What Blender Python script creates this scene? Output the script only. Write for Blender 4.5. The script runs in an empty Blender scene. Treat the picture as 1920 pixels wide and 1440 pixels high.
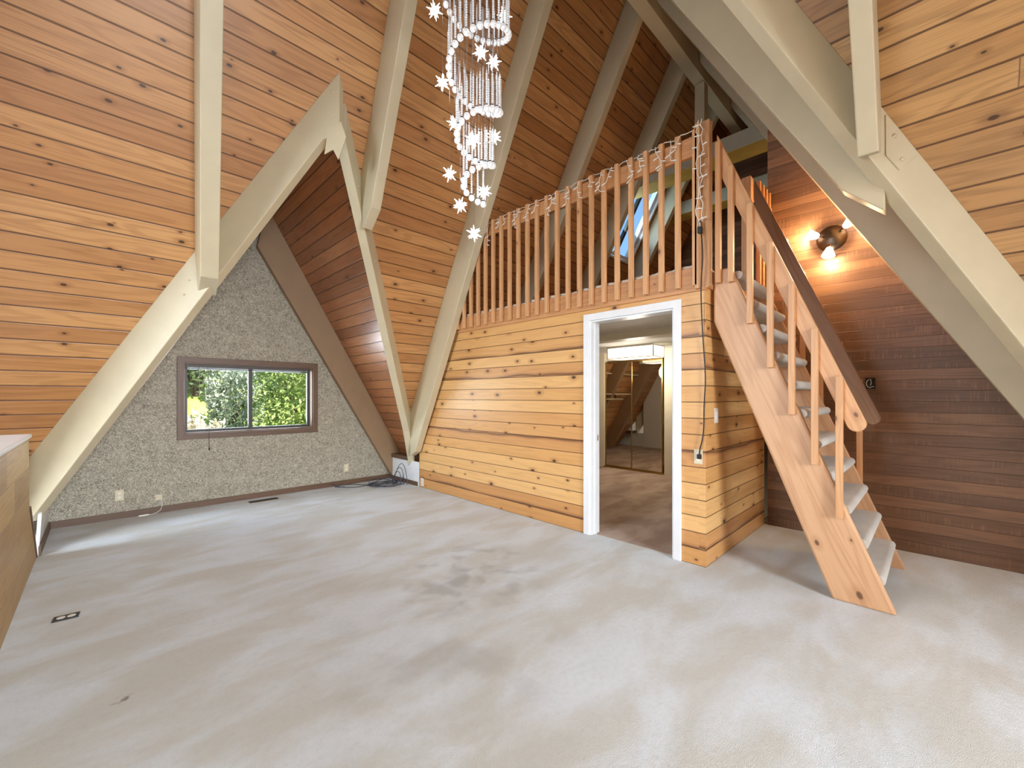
import bpy, bmesh, math, random
from mathutils import Vector, Matrix
random.seed(7)
SC = bpy.context.scene
COL = SC.collection
PI = math.pi
T = 1.75                                   # roof pitch (rise over run)
YA, YN = 5.96, -1.42                       # main roof: feet of back / front slope
RY, RZ = (YA + YN) / 2, T * (YA - YN) / 2  # main ridge
XBF, XAF = 3.70, -0.80                     # far cross gable feet
BX, BZ = (XBF + XAF) / 2, T * (XBF - XAF) / 2
XBN = 4.81                                 # near cross gable feet (right), left mirrored
XAN = 2 * BX - XBN
NZ = T * (XBN - XAN) / 2
XL, XD, YS, YW = 3.325, 4.889, 1.2446, 6.182
X0, X1, Y0 = -5.0, 8.2, -5.0
LZ = 2.155

# ------------------------------------------------------------------ materials
def S(r, g, b):
    f = lambda c: (c / 255 / 12.92) if c / 255 <= 0.04045 else ((c / 255 + 0.055) / 1.055) ** 2.4
    return (f(r), f(g), f(b), 1.0)

class N:
    def __init__(s, name):
        s.m = bpy.data.materials.new(name); s.m.use_nodes = True
        s.t = s.m.node_tree; s.n = s.t.nodes; s.l = s.t.links
        s.b = s.n['Principled BSDF']; s.out = s.n['Material Output']
    def new(s, typ, **kw):
        nd = s.n.new(typ)
        for k, v in kw.items(): setattr(nd, k, v)
        return nd
    def put(s, sock, v):
        if isinstance(v, bpy.types.NodeSocket): s.l.new(v, sock)
        else: sock.default_value = v
    def M(s, op, a, b=0.0, c=0.0):
        nd = s.new('ShaderNodeMath', operation=op)
        for i, v in enumerate((a, b, c)): s.put(nd.inputs[i], v)
        return nd.outputs[0]
    def mix(s, f, a, b, typ='MIX'):
        nd = s.new('ShaderNodeMix', data_type='RGBA', blend_type=typ)
        s.put(nd.inputs[0], f); s.put(nd.inputs[6], a); s.put(nd.inputs[7], b)
        return nd.outputs[2]
    def step(s, v, lo, hi, a=0.0, b=1.0):
        nd = s.new('ShaderNodeMapRange', interpolation_type='SMOOTHSTEP')
        for i, x in enumerate((v, lo, hi, a, b)): s.put(nd.inputs[i], x)
        return nd.outputs[0]
    def vec(s, x, y, z=0.0):
        nd = s.new('ShaderNodeCombineXYZ')
        for i, v in enumerate((x, y, z)): s.put(nd.inputs[i], v)
        return nd.outputs[0]
    def noise(s, v, scale=1.0, detail=2.0, rough=0.5, dist=0.0):
        nd = s.new('ShaderNodeTexNoise'); s.put(nd.inputs['Vector'], v)
        nd.inputs['Scale'].default_value = scale; nd.inputs['Detail'].default_value = detail
        nd.inputs['Roughness'].default_value = rough; nd.inputs['Distortion'].default_value = dist
        return nd.outputs['Fac']
    def white(s, v):
        nd = s.new('ShaderNodeTexWhiteNoise', noise_dimensions='2D'); s.put(nd.inputs['Vector'], v)
        return nd.outputs['Value']
    def voro(s, v, scale=1.0):
        nd = s.new('ShaderNodeTexVoronoi', voronoi_dimensions='2D'); s.put(nd.inputs['Vector'], v)
        nd.inputs['Scale'].default_value = scale
        return nd
    def uv(s):
        nd = s.new('ShaderNodeUVMap'); nd.uv_map = 'UVMap'
        sp = s.new('ShaderNodeSeparateXYZ'); s.l.new(nd.outputs[0], sp.inputs[0])
        return nd.outputs[0], sp.outputs[0], sp.outputs[1]
    def obj(s):
        return s.new('ShaderNodeTexCoord').outputs['Object']
    def bump(s, h, strength=0.3, dist=0.004):
        nd = s.new('ShaderNodeBump'); nd.inputs['Strength'].default_value = strength
        nd.inputs['Distance'].default_value = dist; s.put(nd.inputs['Height'], h)
        s.l.new(nd.outputs[0], s.b.inputs['Normal'])
    def fin(s, col=None, rough=0.5, metal=0.0, spec=0.5):
        if col is not None: s.put(s.b.inputs['Base Color'], col)
        s.put(s.b.inputs['Roughness'], rough); s.b.inputs['Metallic'].default_value = metal
        s.b.inputs['Specular IOR Level'].default_value = spec
        return s.m

def plain(name, col, rough=0.5, metal=0.0, spec=0.5, var=0.06, scale=9.0):
    k = N(name); n = k.noise(k.obj(), scale, 3)
    c = k.mix(k.M('MULTIPLY', k.step(n, 0.3, 0.7), 1.0), tuple(x * (1 - var) for x in col[:3]) + (1,), tuple(min(1, x * (1 + var)) for x in col[:3]) + (1,))
    k.bump(n, 0.05, 0.002)
    return k.fin(c, rough, metal, spec)

def glow(name, col, st):
    k = N(name); k.fin(col, 0.4)
    k.b.inputs['Emission Color'].default_value = col; k.b.inputs['Emission Strength'].default_value = st
    return k.m

def planks(name, light, mid, dark, w, gw=0.004, seed=0.0, rough=0.42, knot=0.5, knotcol=None, tint=None, tintamt=0.5,
           streak=None, saw=0.0, length=3.2, grain=0.45, groove=None, spec=0.5, kscale=3.2, voff=0.0):
    """tongue and groove boards: boards run along U, board width along V (UVs are in metres)"""
    k = N(name); _, u, v = k.uv()
    vv = k.M('DIVIDE', k.M('ADD', v, voff), w); vi = k.M('FLOOR', vv); fr = k.M('FRACT', vv)
    r0 = k.white(k.vec(k.M('ADD', vi, seed + 3.7), 1.3))
    uo = k.M('ADD', u, k.M('MULTIPLY', r0, 31.0))
    ul = k.M('DIVIDE', uo, length); bi = k.M('FLOOR', ul)
    r1 = k.white(k.vec(k.M('ADD', vi, seed), bi)); r2 = k.white(k.vec(k.M('ADD', vi, seed + 51.3), bi)); r3 = k.white(k.vec(k.M('ADD', vi, seed + 91.3), bi))
    off = k.M('MULTIPLY', r1, 40.0)
    fine = k.noise(k.vec(k.M('MULTIPLY', uo, 3.0), k.M('MULTIPLY', v, 110.0), off), 1.0, 3)
    broad = k.noise(k.vec(k.M('MULTIPLY', uo, 0.75), k.M('MULTIPLY', v, 8.0), off), 1.0, 1.5, 0.5, 0.35)
    ring = k.M('SINE', k.M('MULTIPLY', broad, 46.0)); ring = k.M('MULTIPLY_ADD', ring, 0.5, 0.5)
    col = k.mix(r1, light, mid)
    if tint: col = k.mix(k.M('MULTIPLY', k.step(r2, 0.45, 1.0), tintamt), col, tint)
    blot = k.noise(k.vec(k.M('MULTIPLY', uo, 1.3), k.M('MULTIPLY', v, 5.0), off), 1.0, 2)
    g = k.M('ADD', k.M('MULTIPLY', k.step(ring, 0.35, 1.0), 0.45), k.M('MULTIPLY', k.step(fine, 0.45, 0.75), 0.55))
    g = k.M('MULTIPLY', g, k.M('MULTIPLY_ADD', blot, 0.8, 0.5))
    col = k.mix(k.M('MULTIPLY', g, grain), col, dark)
    if streak:
        yy = k.M('ADD', fr, k.M('MULTIPLY', k.M('SUBTRACT', k.noise(k.vec(k.M('MULTIPLY', uo, 1.1), off, 2.0), 1.0, 2), 0.5), 0.9))
        top = k.M('GREATER_THAN', r3, 0.5); cen = k.M('MULTIPLY_ADD', top, 0.95, 0.03)
        d = k.M('ABSOLUTE', k.M('SUBTRACT', yy, cen))
        on = k.M('GREATER_THAN', r2, 0.72)
        mk = k.M('MULTIPLY', k.step(d, 0.30, 0.04), on)
        core = k.M('MULTIPLY', k.step(d, 0.10, 0.02), on)
        col = k.mix(k.M('MULTIPLY', mk, 0.55), col, streak)
        col = k.mix(k.M('MULTIPLY', core, 0.6), col, S(62, 32, 18))
    if saw:
        sw = k.noise(k.vec(k.M('MULTIPLY', uo, 90.0), k.M('MULTIPLY', v, 5.0), off), 1.0, 2)
        sp = k.step(k.noise(k.vec(k.M('MULTIPLY', uo, 1.6), k.M('MULTIPLY', v, 9.0), off), 1.0, 2), 0.45, 0.6)
        col = k.mix(k.M('MULTIPLY', k.M('MULTIPLY', k.step(sw, 0.5, 0.68), sp), saw), col, light)
    h = k.M('MULTIPLY', fine, 0.15)
    if knot > 0:
        wob = k.noise(k.vec(k.M('MULTIPLY', uo, 9.0), k.M('MULTIPLY', v, 9.0), off), 1.0, 2)
        vr = k.voro(k.vec(k.M('ADD', k.M('MULTIPLY', uo, kscale * 0.55), off), k.M('ADD', k.M('MULTIPLY', v, kscale), k.M('MULTIPLY', vi, 0.37))))
        sp = k.new('ShaderNodeSeparateColor'); k.l.new(vr.outputs['Color'], sp.inputs[0])
        on = k.M('LESS_THAN', sp.outputs[0], knot)
        size = k.M('MULTIPLY_ADD', sp.outputs[1], 0.06, 0.026)
        d = k.M('DIVIDE', k.M('ADD', vr.outputs['Distance'], k.M('MULTIPLY', k.M('SUBTRACT', wob, 0.5), 0.05)), size)
        halo = k.M('MULTIPLY', k.step(d, 3.0, 0.9), on); core = k.M('MULTIPLY', k.step(d, 1.0, 0.55), on)
        col = k.mix(k.M('MULTIPLY', halo, 0.45), col, dark)
        col = k.mix(k.M('MULTIPLY', core, 0.9), col, knotcol or S(58, 34, 20))
    e = k.M('MULTIPLY', k.M('MINIMUM', fr, k.M('SUBTRACT', 1.0, fr)), w)
    gm = k.step(e, gw, gw * 0.35)
    fu = k.M('FRACT', ul); eu = k.M('MULTIPLY', k.M('MINIMUM', fu, k.M('SUBTRACT', 1.0, fu)), length)
    gm = k.M('MAXIMUM', gm, k.M('MULTIPLY', k.step(eu, 0.0035, 0.001), 0.7))
    col = k.mix(k.M('MULTIPLY', gm, 0.85), col, groove or S(70, 38, 18))
    k.bump(k.M('SUBTRACT', h, gm), 0.5, 0.006)
    rg = k.M('MULTIPLY_ADD', fine, 0.18, rough - 0.09)
    return k.fin(col, rg, 0.0, spec)

def timber(name, light, dark, rough=0.45, knot=0.35, grain=0.5, kscale=4.0, spec=0.5):
    """one piece of lumber, grain along U"""
    k = N(name); _, u, v = k.uv()
    oi = k.new('ShaderNodeObjectInfo').outputs['Random']; off = k.M('MULTIPLY', oi, 60.0)
    uo = k.M('ADD', u, off)
    fine = k.noise(k.vec(k.M('MULTIPLY', uo, 2.5), k.M('MULTIPLY', v, 120.0), off), 1.0, 3)
    broad = k.noise(k.vec(k.M('MULTIPLY', uo, 0.8), k.M('MULTIPLY', v, 9.0), off), 1.0, 1.5, 0.5, 0.3)
    ring = k.M('MULTIPLY_ADD', k.M('SINE', k.M('MULTIPLY', broad, 40.0)), 0.5, 0.5)
    g = k.M('ADD', k.M('MULTIPLY', k.step(ring, 0.3, 1.0), 0.5), k.M('MULTIPLY', k.step(fine, 0.45, 0.75), 0.5))
    col = k.mix(k.M('MULTIPLY', g, grain), light, dark)
    if knot:
        vr = k.voro(k.vec(k.M('MULTIPLY', uo, kscale * 0.6), k.M('MULTIPLY', k.M('ADD', v, off), kscale)))
        sp = k.new('ShaderNodeSeparateColor'); k.l.new(vr.outputs['Color'], sp.inputs[0])
        on = k.M('LESS_THAN', sp.outputs[0], knot)
        d = k.M('DIVIDE', vr.outputs['Distance'], k.M('MULTIPLY_ADD', sp.outputs[1], 0.05, 0.02))
        col = k.mix(k.M('MULTIPLY', k.M('MULTIPLY', k.step(d, 3.0, 0.8), on), 0.4), col, dark)
        col = k.mix(k.M('MULTIPLY', k.M('MULTIPLY', k.step(d, 1.0, 0.5), on), 0.8), col, S(84, 48, 28))
    k.bump(fine, 0.12, 0.002)
    return k.fin(col, rough, 0.0, spec)

MT = {}
MT['roof'] = planks('roof_boards', S(210, 160, 106), S(190, 136, 84), S(132, 82, 44), 0.1365, gw=.0075, knot=0.5, tint=S(166, 112, 68), tintamt=0.7, seed=2.0, rough=0.32, voff=0.02, length=40.0, kscale=5.2, grain=0.6)
MT['roof_right_shaded'] = planks('right_roof_boards_shaded', S(196, 152, 98), S(172, 126, 76), S(112, 74, 42), 0.1365, gw=.0075, knot=0.5, tint=S(150, 108, 66), tintamt=0.6, seed=42.0, rough=0.34, voff=0.02, length=40.0, kscale=5.2, grain=0.6)  # darker copy of the roof boards, shade put into the board colour
MT['roof_cross'] = planks('gable_boards', S(196, 134, 86), S(170, 108, 66), S(112, 64, 36), 0.1365, gw=.0075, knot=0.4, tint=S(132, 82, 50), tintamt=0.6, seed=22.0, rough=0.30, spec=0.7, length=40.0, kscale=4.2)
MT['pine'] = planks('knotty_pine', S(230, 184, 122), S(212, 160, 98), S(160, 102, 54), 0.1275, gw=0.005, knot=0.62, tint=S(192, 134, 80), tintamt=0.7, streak=S(136, 84, 54), seed=5.0, rough=0.38, length=40.0, kscale=4.6, grain=0.30)
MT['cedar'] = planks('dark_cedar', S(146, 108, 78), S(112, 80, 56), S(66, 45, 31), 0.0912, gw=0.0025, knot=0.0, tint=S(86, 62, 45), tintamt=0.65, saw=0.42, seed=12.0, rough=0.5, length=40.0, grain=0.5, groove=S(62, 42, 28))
MT['oak'] = planks('oak_siding', S(200, 164, 98), S(176, 140, 78), S(120, 84, 40), 0.2, gw=0.002, knot=0.0, tint=S(150, 112, 60), tintamt=0.5, seed=31.0, rough=0.45, length=1.4, grain=0.35, groove=S(110, 78, 40))
MT['fir'] = timber('fir_lumber', S(212, 162, 114), S(166, 112, 70), knot=0.3)
MT['firpale'] = timber('pale_fir', S(208, 164, 124), S(168, 118, 78), knot=0.55, grain=0.5, kscale=3.0)
MT['rail'] = timber('stained_fir', S(204, 150, 100), S(156, 102, 62), knot=0.3)
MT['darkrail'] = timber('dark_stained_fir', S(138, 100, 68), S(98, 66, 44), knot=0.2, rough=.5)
MT['brown'] = timber('brown_trim', S(108, 82, 62), S(78, 56, 40), knot=0.0)
MT['newel'] = timber('newel_wood', S(188, 142, 98), S(138, 94, 58), knot=0.2)
MT['beam'] = plain('beige_paint', S(199, 186, 155), 0.42, var=0.03, scale=5)
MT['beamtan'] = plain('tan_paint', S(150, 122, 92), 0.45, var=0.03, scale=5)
MT['white'] = plain('white_paint', S(232, 234, 236), 0.35, var=0.02)
MT['cream'] = plain('cream_paint', S(226, 218, 196), 0.5, var=0.02)
MT['plaster'] = plain('white_plaster', S(226, 226, 222), 0.7, var=0.02)
MT['plastic'] = plain('white_plastic', S(228, 226, 216), 0.35, var=0.01)
MT['ivory'] = plain('ivory_plastic', S(214, 202, 172), 0.4, var=0.01)
MT['black'] = plain('black_plastic', S(20, 20, 21), 0.4, var=0.05)
MT['cable'] = plain('dark_cable', S(58, 60, 70), 0.42, var=0.05)
MT['bronze'] = plain('aged_bronze', S(92, 78, 66), 0.32, metal=0.85, var=0.08)
MT['brass'] = plain('brass_strip', S(168, 136, 78), 0.3, metal=0.9, var=0.05)
MT['chrome'] = plain('chrome_metal', S(196, 196, 200), 0.18, metal=1.0, var=0.02)
MT['alu'] = plain('bronze_aluminium', S(66, 66, 62), 0.45, metal=0.3, var=0.04)
MT['grey'] = plain('grey_blind', S(78, 72, 66), 0.5, var=0.04)
MT['fleece'] = plain('carpet_edge', S(214, 206, 190), 0.95, var=0.12, scale=60)

def carpet(name, a, b, stain=None):
    k = N(name); o = k.obj()
    sp = k.new('ShaderNodeSeparateXYZ'); k.l.new(o, sp.inputs[0])
    fine = k.noise(o, 260.0, 2, 0.7); mid = k.noise(o, 34.0, 3, 0.6); big = k.noise(k.vec(k.M('MULTIPLY', sp.outputs[0], 1.0), k.M('MULTIPLY', sp.outputs[1], 2.2)), 1.4, 4, 0.55, 0.4)
    col = k.mix(k.step(big, 0.34, 0.64), a, b)
    col = k.mix(k.M('MULTIPLY', k.step(mid, 0.4, 0.8), 0.18), col, tuple(x * 0.72 for x in b[:3]) + (1,))
    col = k.mix(k.M('MULTIPLY', k.step(fine, 0.46, 0.66), 0.22), col, tuple(x * 0.6 for x in b[:3]) + (1,))
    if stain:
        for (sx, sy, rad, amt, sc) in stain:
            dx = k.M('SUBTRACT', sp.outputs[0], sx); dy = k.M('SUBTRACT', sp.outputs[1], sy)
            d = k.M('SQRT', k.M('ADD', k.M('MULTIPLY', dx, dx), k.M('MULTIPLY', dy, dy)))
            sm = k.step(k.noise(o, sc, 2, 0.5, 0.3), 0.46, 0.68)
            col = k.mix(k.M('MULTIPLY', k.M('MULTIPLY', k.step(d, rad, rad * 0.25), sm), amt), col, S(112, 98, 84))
    k.bump(k.M('ADD', fine, k.M('MULTIPLY', mid, 0.7)), 0.5, 0.01)
    k.fin(col, 0.95, 0.0, 0.1)
    k.b.inputs['Sheen Weight'].default_value = 0.15
    return k.m
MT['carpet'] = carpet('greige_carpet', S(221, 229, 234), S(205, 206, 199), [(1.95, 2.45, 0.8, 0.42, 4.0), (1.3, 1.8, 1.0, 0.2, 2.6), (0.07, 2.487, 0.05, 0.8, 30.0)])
MT['carpet2'] = carpet('brown_carpet', S(206, 184, 166), S(168, 142, 124))

def wallpaper():
    k = N('floral_wallpaper'); uv, u, v = k.uv()
    n1 = k.noise(uv, 34.0, 3, 0.6, 2.0); n2 = k.noise(uv, 74.0, 2, 0.5, 1.2); n3 = k.noise(uv, 9.0, 2)
    line = k.step(k.M('ABSOLUTE', k.M('SUBTRACT', n1, 0.5)), 0.06, 0.02)
    blob = k.step(n2, 0.52, 0.62)
    col = k.mix(k.step(n3, 0.35, 0.65), S(146, 139, 123), S(128, 122, 107))
    col = k.mix(k.M('MULTIPLY', blob, 0.55), col, S(104, 98, 84))
    col = k.mix(k.M('MULTIPLY', line, 0.75), col, S(214, 207, 188))
    flower = k.step(k.noise(uv, 40.0, 1, 0.5, 0.6), 0.63, 0.7)
    col = k.mix(k.M('MULTIPLY', flower, 0.55), col, S(214, 204, 182))
    k.bump(n2, 0.08, 0.002)
    return k.fin(col, 0.6, 0, 0.3)
MT['paper'] = wallpaper()

def glassmat(name, tint=(1, 1, 1, 1), refl=0.012):
    k = N(name); k.n.remove(k.b)
    tr = k.new('ShaderNodeBsdfTransparent'); tr.inputs[0].default_value = tint
    gl = k.new('ShaderNodeBsdfGlossy'); gl.inputs['Roughness'].default_value = 0.02
    mx = k.new('ShaderNodeMixShader'); mx.inputs[0].default_value = refl
    k.l.new(tr.outputs[0], mx.inputs[1]); k.l.new(gl.outputs[0], mx.inputs[2]); k.l.new(mx.outputs[0], k.out.inputs[0])
    return k.m
MT['glass'] = glassmat('window_glass')
MT['skyglass'] = glassmat('skylight_glass', (0.8, 0.93, 1.0, 1))
k = N('mirror_glass'); MT['mirror'] = k.fin(S(214, 206, 196), 0.03, 1.0)
MT['star'] = glow('lit_star', (0.93, 0.97, 1.0, 1), 7.0)
MT['crystal'] = glow('lit_crystal', (0.94, 0.97, 1.0, 1), 0.22)
MT['crystal_ball'] = glow('lit_crystal_ball', (0.95, 0.98, 1.0, 1), 0.40)
for key in ('crystal', 'crystal_ball'):
    b = MT[key].node_tree.nodes['Principled BSDF']
    b.inputs['Roughness'].default_value = 0.08; b.inputs['Metallic'].default_value = 0.55; b.inputs['Base Color'].default_value = (.86, .88, .9, 1)
MT['shade'] = glow('lit_frosted_shade', (1.0, 0.83, 0.6, 1), 9.0)
MT['lightbox'] = glow('lit_crystal_panel', (1.0, 0.88, 0.68, 1), 1.7)

# ------------------------------------------------------------------ mesh builder
class MB:
    def __init__(s): s.v = []; s.f = []; s.uv = []
    def face(s, pts, uvs):
        i = len(s.v); s.v += [Vector(p) for p in pts]; s.f.append(list(range(i, i + len(pts)))); s.uv.append(uvs)
    def prism(s, poly, o, a, b, c, h0, h1, grain=None):
        """polygon in the plane (a,b) through o, extruded along c from h0 to h1; grain = 2D direction of the U axis"""
        o, a, b, c = Vector(o), Vector(a), Vector(b), Vector(c)
        g = Vector(grain).normalized() if grain else Vector((1, 0)); q = Vector((-g.y, g.x))
        P = lambda p, h: o + a * p[0] + b * p[1] + c * h
        U = lambda p: (g.dot(Vector(p)), q.dot(Vector(p)))
        area = sum(poly[i][0] * poly[(i + 1) % len(poly)][1] - poly[(i + 1) % len(poly)][0] * poly[i][1] for i in range(len(poly)))
        pl = list(poly) if area * a.cross(b).dot(c) > 0 else list(poly)[::-1]
        s.face([P(p, h1) for p in pl], [U(p) for p in pl])
        s.face([P(p, h0) for p in pl[::-1]], [U(p) for p in pl[::-1]])
        n = len(pl)
        for i in range(n):
            p, r = pl[i], pl[(i + 1) % n]
            up, ur = U(p), U(r)
            along = abs(ur[0] - up[0]) >= abs(ur[1] - up[1])
            if along: w = [(up[0], h0 + .3), (ur[0], h0 + .3), (ur[0], h1 + .3), (up[0], h1 + .3)]
            else: w = [(h0 + .7, up[1]), (h0 + .7, ur[1]), (h1 + .7, ur[1]), (h1 + .7, up[1])]
            s.face([P(p, h0), P(r, h0), P(r, h1), P(p, h1)], w)
        return s
    def px(s, poly, x0, x1, grain=None): return s.prism(poly, (0, 0, 0), (0, 1, 0), (0, 0, 1), (1, 0, 0), x0, x1, grain)
    def py(s, poly, y0, y1, grain=None): return s.prism(poly, (0, 0, 0), (1, 0, 0), (0, 0, 1), (0, 1, 0), y0, y1, grain)
    def pz(s, poly, z0, z1, grain=None): return s.prism(poly, (0, 0, 0), (1, 0, 0), (0, 1, 0), (0, 0, 1), z0, z1, grain)
    def box(s, x0, x1, y0, y1, z0, z1):
        dx, dy, dz = x1 - x0, y1 - y0, z1 - z0
        if dz >= dx and dz >= dy: return s.prism([(z0, x0), (z1, x0), (z1, x1), (z0, x1)], (0, 0, 0), (0, 0, 1), (1, 0, 0), (0, 1, 0), y0, y1)
        if dx >= dy: return s.prism([(x0, z0), (x1, z0), (x1, z1), (x0, z1)], (0, 0, 0), (1, 0, 0), (0, 0, 1), (0, 1, 0), y0, y1)
        return s.prism([(y0, z0), (y1, z0), (y1, z1), (y0, z1)], (0, 0, 0), (0, 1, 0), (0, 0, 1), (1, 0, 0), x0, x1)
    def tube(s, pts, r, n=6, closed=False):
        pts = [Vector(p) for p in pts]; rings = []; up = Vector((0.3, 0.2, 0.93))
        for i, p in enumerate(pts):
            d = (pts[min(i + 1, len(pts) - 1)] - pts[max(i - 1, 0)])
            if d.length < 1e-9: d = Vector((0, 0, 1))
            d.normalize()
            x = d.cross(up)
            if x.length < 0.05: x = d.cross(Vector((1, 0, 0)))
            x.normalize(); y = d.cross(x); up = x.cross(d)
            rr = r[i] if isinstance(r, (list, tuple)) else r
            rings.append([p + x * (rr * math.cos(2 * PI * j / n)) + y * (rr * math.sin(2 * PI * j / n)) for j in range(n)])
        L = 0
        for i in range(len(pts) - 1):
            l2 = L + (pts[i + 1] - pts[i]).length
            for j in range(n):
                k2 = (j + 1) % n
                s.face([rings[i][j], rings[i][k2], rings[i + 1][k2], rings[i + 1][j]], [(L, j * .01), (L, j * .01 + .01), (l2, j * .01 + .01), (l2, j * .01)])
            L = l2
        s.face(rings[0][::-1], [(0, 0)] * n); s.face(rings[-1], [(0, 0)] * n)
        return s
    def lathe(s, prof, o, axis=(0, 0, 1), n=20):
        """profile of (radius, height) about an axis"""
        o = Vector(o); d = Vector(axis).normalized(); x = d.orthogonal().normalized(); y = d.cross(x)
        R = [[o + d * h + x * (r * math.cos(2 * PI * j / n)) + y * (r * math.sin(2 * PI * j / n)) for j in range(n)] for r, h in prof]
        for i in range(len(prof) - 1):
            for j in range(n):
                k2 = (j + 1) % n
                s.face([R[i][j], R[i][k2], R[i + 1][k2], R[i + 1][j]], [(0, 0)] * 4)
        if prof[0][0] > 1e-6: s.face(R[0][::-1], [(0, 0)] * n)
        if prof[-1][0] > 1e-6: s.face(R[-1], [(0, 0)] * n)
        return s
    def ball(s, o, r, n=8, m=5, zs=1.0):
        return s.lathe([(max(1e-7, r * math.sin(PI * i / m)), -zs * r * math.cos(PI * i / m)) for i in range(m + 1)], o, (0, 0, 1), n)
    def build(s, name, mat, parent=None, base=None, bevel=0.0, smooth=False):
        me = bpy.data.meshes.new(name)
        base = Vector(base) if base is not None else Vector((0, 0, 0))
        off = base + (wpos(parent) if parent else Vector((0, 0, 0)))
        if parent: off = wpos(parent) + base
        me.from_pydata([tuple(p - off) for p in s.v], [], s.f)
        ul = me.uv_layers.new(name='UVMap'); i = 0
        for f in s.uv:
            for t in f: ul.data[i].uv = t; i += 1
        bm = bmesh.new(); bm.from_mesh(me); bmesh.ops.remove_doubles(bm, verts=bm.verts, dist=1e-5)
        bm.to_mesh(me); bm.free()
        me.materials.append(MT[mat] if isinstance(mat, str) else mat)
        if smooth:
            me.polygons.foreach_set('use_smooth', [True] * len(me.polygons))
            try: me.set_sharp_from_angle(angle=0.7)
            except Exception: pass
        o = bpy.data.objects.new(name, me); COL.objects.link(o); o.location = base
        if parent: o.parent = parent
        if bevel:
            bv = o.modifiers.new('bevel', 'BEVEL'); bv.width = bevel; bv.segments = 2; bv.limit_method = 'ANGLE'; bv.angle_limit = 0.6
        return o

def wpos(o):
    p = Vector((0, 0, 0))
    while o: p += Vector(o.location); o = o.parent
    return p
def tag(o, label, cat, group=None):
    o['label'] = label; o['category'] = cat
    if group: o['group'] = group
    return o
def thing(name, label, cat, loc, group=None):
    o = bpy.data.objects.new(name, None); COL.objects.link(o); o.location = loc; o.empty_display_size = 0.1
    return tag(o, label, cat, group)
def struct(o, label=None, cat=None):
    o['kind'] = 'structure'
    if label: o['label'] = label
    if cat: o['category'] = cat
    return o
def dup(o, parent=None, loc=None):
    c = o.copy(); COL.objects.link(c)
    if parent: c.parent = parent
    if loc is not None: c.location = loc
    for ch in list(o.children): dup(ch, c)
    return c

# ------------------------------------------------------------------ setting: floors
struct(MB().pz([(X0, Y0), (XD + .1, Y0), (XD + .1, YS + .04), (XL + .06, YS + .04), (XL + .06, 7.0), (X0, 7.0)], -0.12, 0).build('floor', 'carpet'), 'greige wall to wall carpet of the main room', 'floor')
struct(MB().pz([(XL + .06, YS + .04), (X1, YS + .04), (X1, 7.0), (XL + .06, 7.0)], -0.12, 0.0).build('floor_bedroom', 'carpet2'), 'pinkish brown carpet beyond the doorway', 'floor')

# ------------------------------------------------------------------ setting: roof slopes (board ceilings)
L = math.sqrt(1 + 1 / T ** 2)              # slope length per unit height
def slope(name, pieces, o, a, sgn_axis, mat, label):
    """pieces: polygons of (along, z); o: foot point at z=0 and along=0; a: along axis; sgn_axis: horizontal step per unit z"""
    b = Vector(sgn_axis) / T + Vector((0, 0, 1)); bl = b.length; b.normalize()
    a = Vector(a); c = a.cross(b)
    if c.z < 0: c = -c
    m = MB()
    for p in pieces: m.prism([(q[0], q[1] * bl) for q in p], o, a, b, c, 0.0, 0.06)
    return struct(m.build(name, mat), label, 'ceiling')
SKX0, SKX1, SKZ0, SKZ1 = 5.86, 6.72, 3.70, 4.80
slope('ceiling_back', [
    [(X0, 0), (XAF, 0), (BX, BZ), (XBF, 0), (SKX0, 0), (SKX0, RZ), (X0, RZ)],
    [(SKX0, 0), (SKX1, 0), (SKX1, SKZ0), (SKX0, SKZ0)], [(SKX0, SKZ1), (SKX1, SKZ1), (SKX1, RZ), (SKX0, RZ)],
    [(SKX1, 0), (X1, 0), (X1, RZ), (SKX1, RZ)]], (0, YA, 0), (1, 0, 0), (0, -1, 0), 'roof', 'steep back roof slope of orange pine boards')
slope('ceiling_front', [[(X0, 0), (XAN, 0), (BX, NZ), (XBN, 0), (X1, 0), (X1, RZ), (X0, RZ)]], (0, YN, 0), (1, 0, 0), (0, 1, 0), 'roof', 'front roof slope of pine boards over the staircase')
slope('ceiling_gable_right', [[(YA, 0), (YW, 0), (YW, BZ), (YA - BZ / T, BZ)]], (XBF, 0, 0), (0, 1, 0), (-1, 0, 0), 'roof_cross', 'glossy reddish boards right of the papered gable')
slope('ceiling_gable_left', [[(YA, 0), (YW, 0), (YW, BZ), (YA - BZ / T, BZ)]], (XAF, 0, 0), (0, 1, 0), (1, 0, 0), 'roof_cross', 'reddish boards left of the papered gable')
slope('ceiling_right', [[(YN, 0), (Y0, 0), (Y0, NZ), (YN + NZ / T, NZ)]], (XBN, 0, 0), (0, 1, 0), (-1, 0, 0), 'roof_right_shaded', 'right roof slope of pine boards beside the camera')
slope('ceiling_left', [[(YN, 0), (Y0, 0), (Y0, NZ), (YN + NZ / T, NZ)]], (XAN, 0, 0), (0, 1, 0), (1, 0, 0), 'roof', 'left roof slope of pine boards behind the camera')

# ------------------------------------------------------------------ setting: walls
WX0, WX1, WZ0, WZ1 = 0.70, 2.14, 0.875, 1.715
m = MB()
tri = lambda x: T * min(x - XAF, XBF - x)
m.py([(XAF, 0), (WX0, 0), (WX0, tri(WX0)), ], YW, YW + .14)
m.py([(WX0, 0), (WX1, 0), (WX1, WZ0), (WX0, WZ0)], YW, YW + .14)
m.py([(WX0, WZ1), (WX1, WZ1), (WX1, tri(WX1)), (BX, BZ), (WX0, tri(WX0))], YW, YW + .14)
m.py([(WX1, 0), (XBF, 0), (WX1, tri(WX1))], YW, YW + .14)
struct(m.build('wall_back', 'paper'), 'triangular gable wall in grey floral wallpaper', 'wall')

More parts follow.
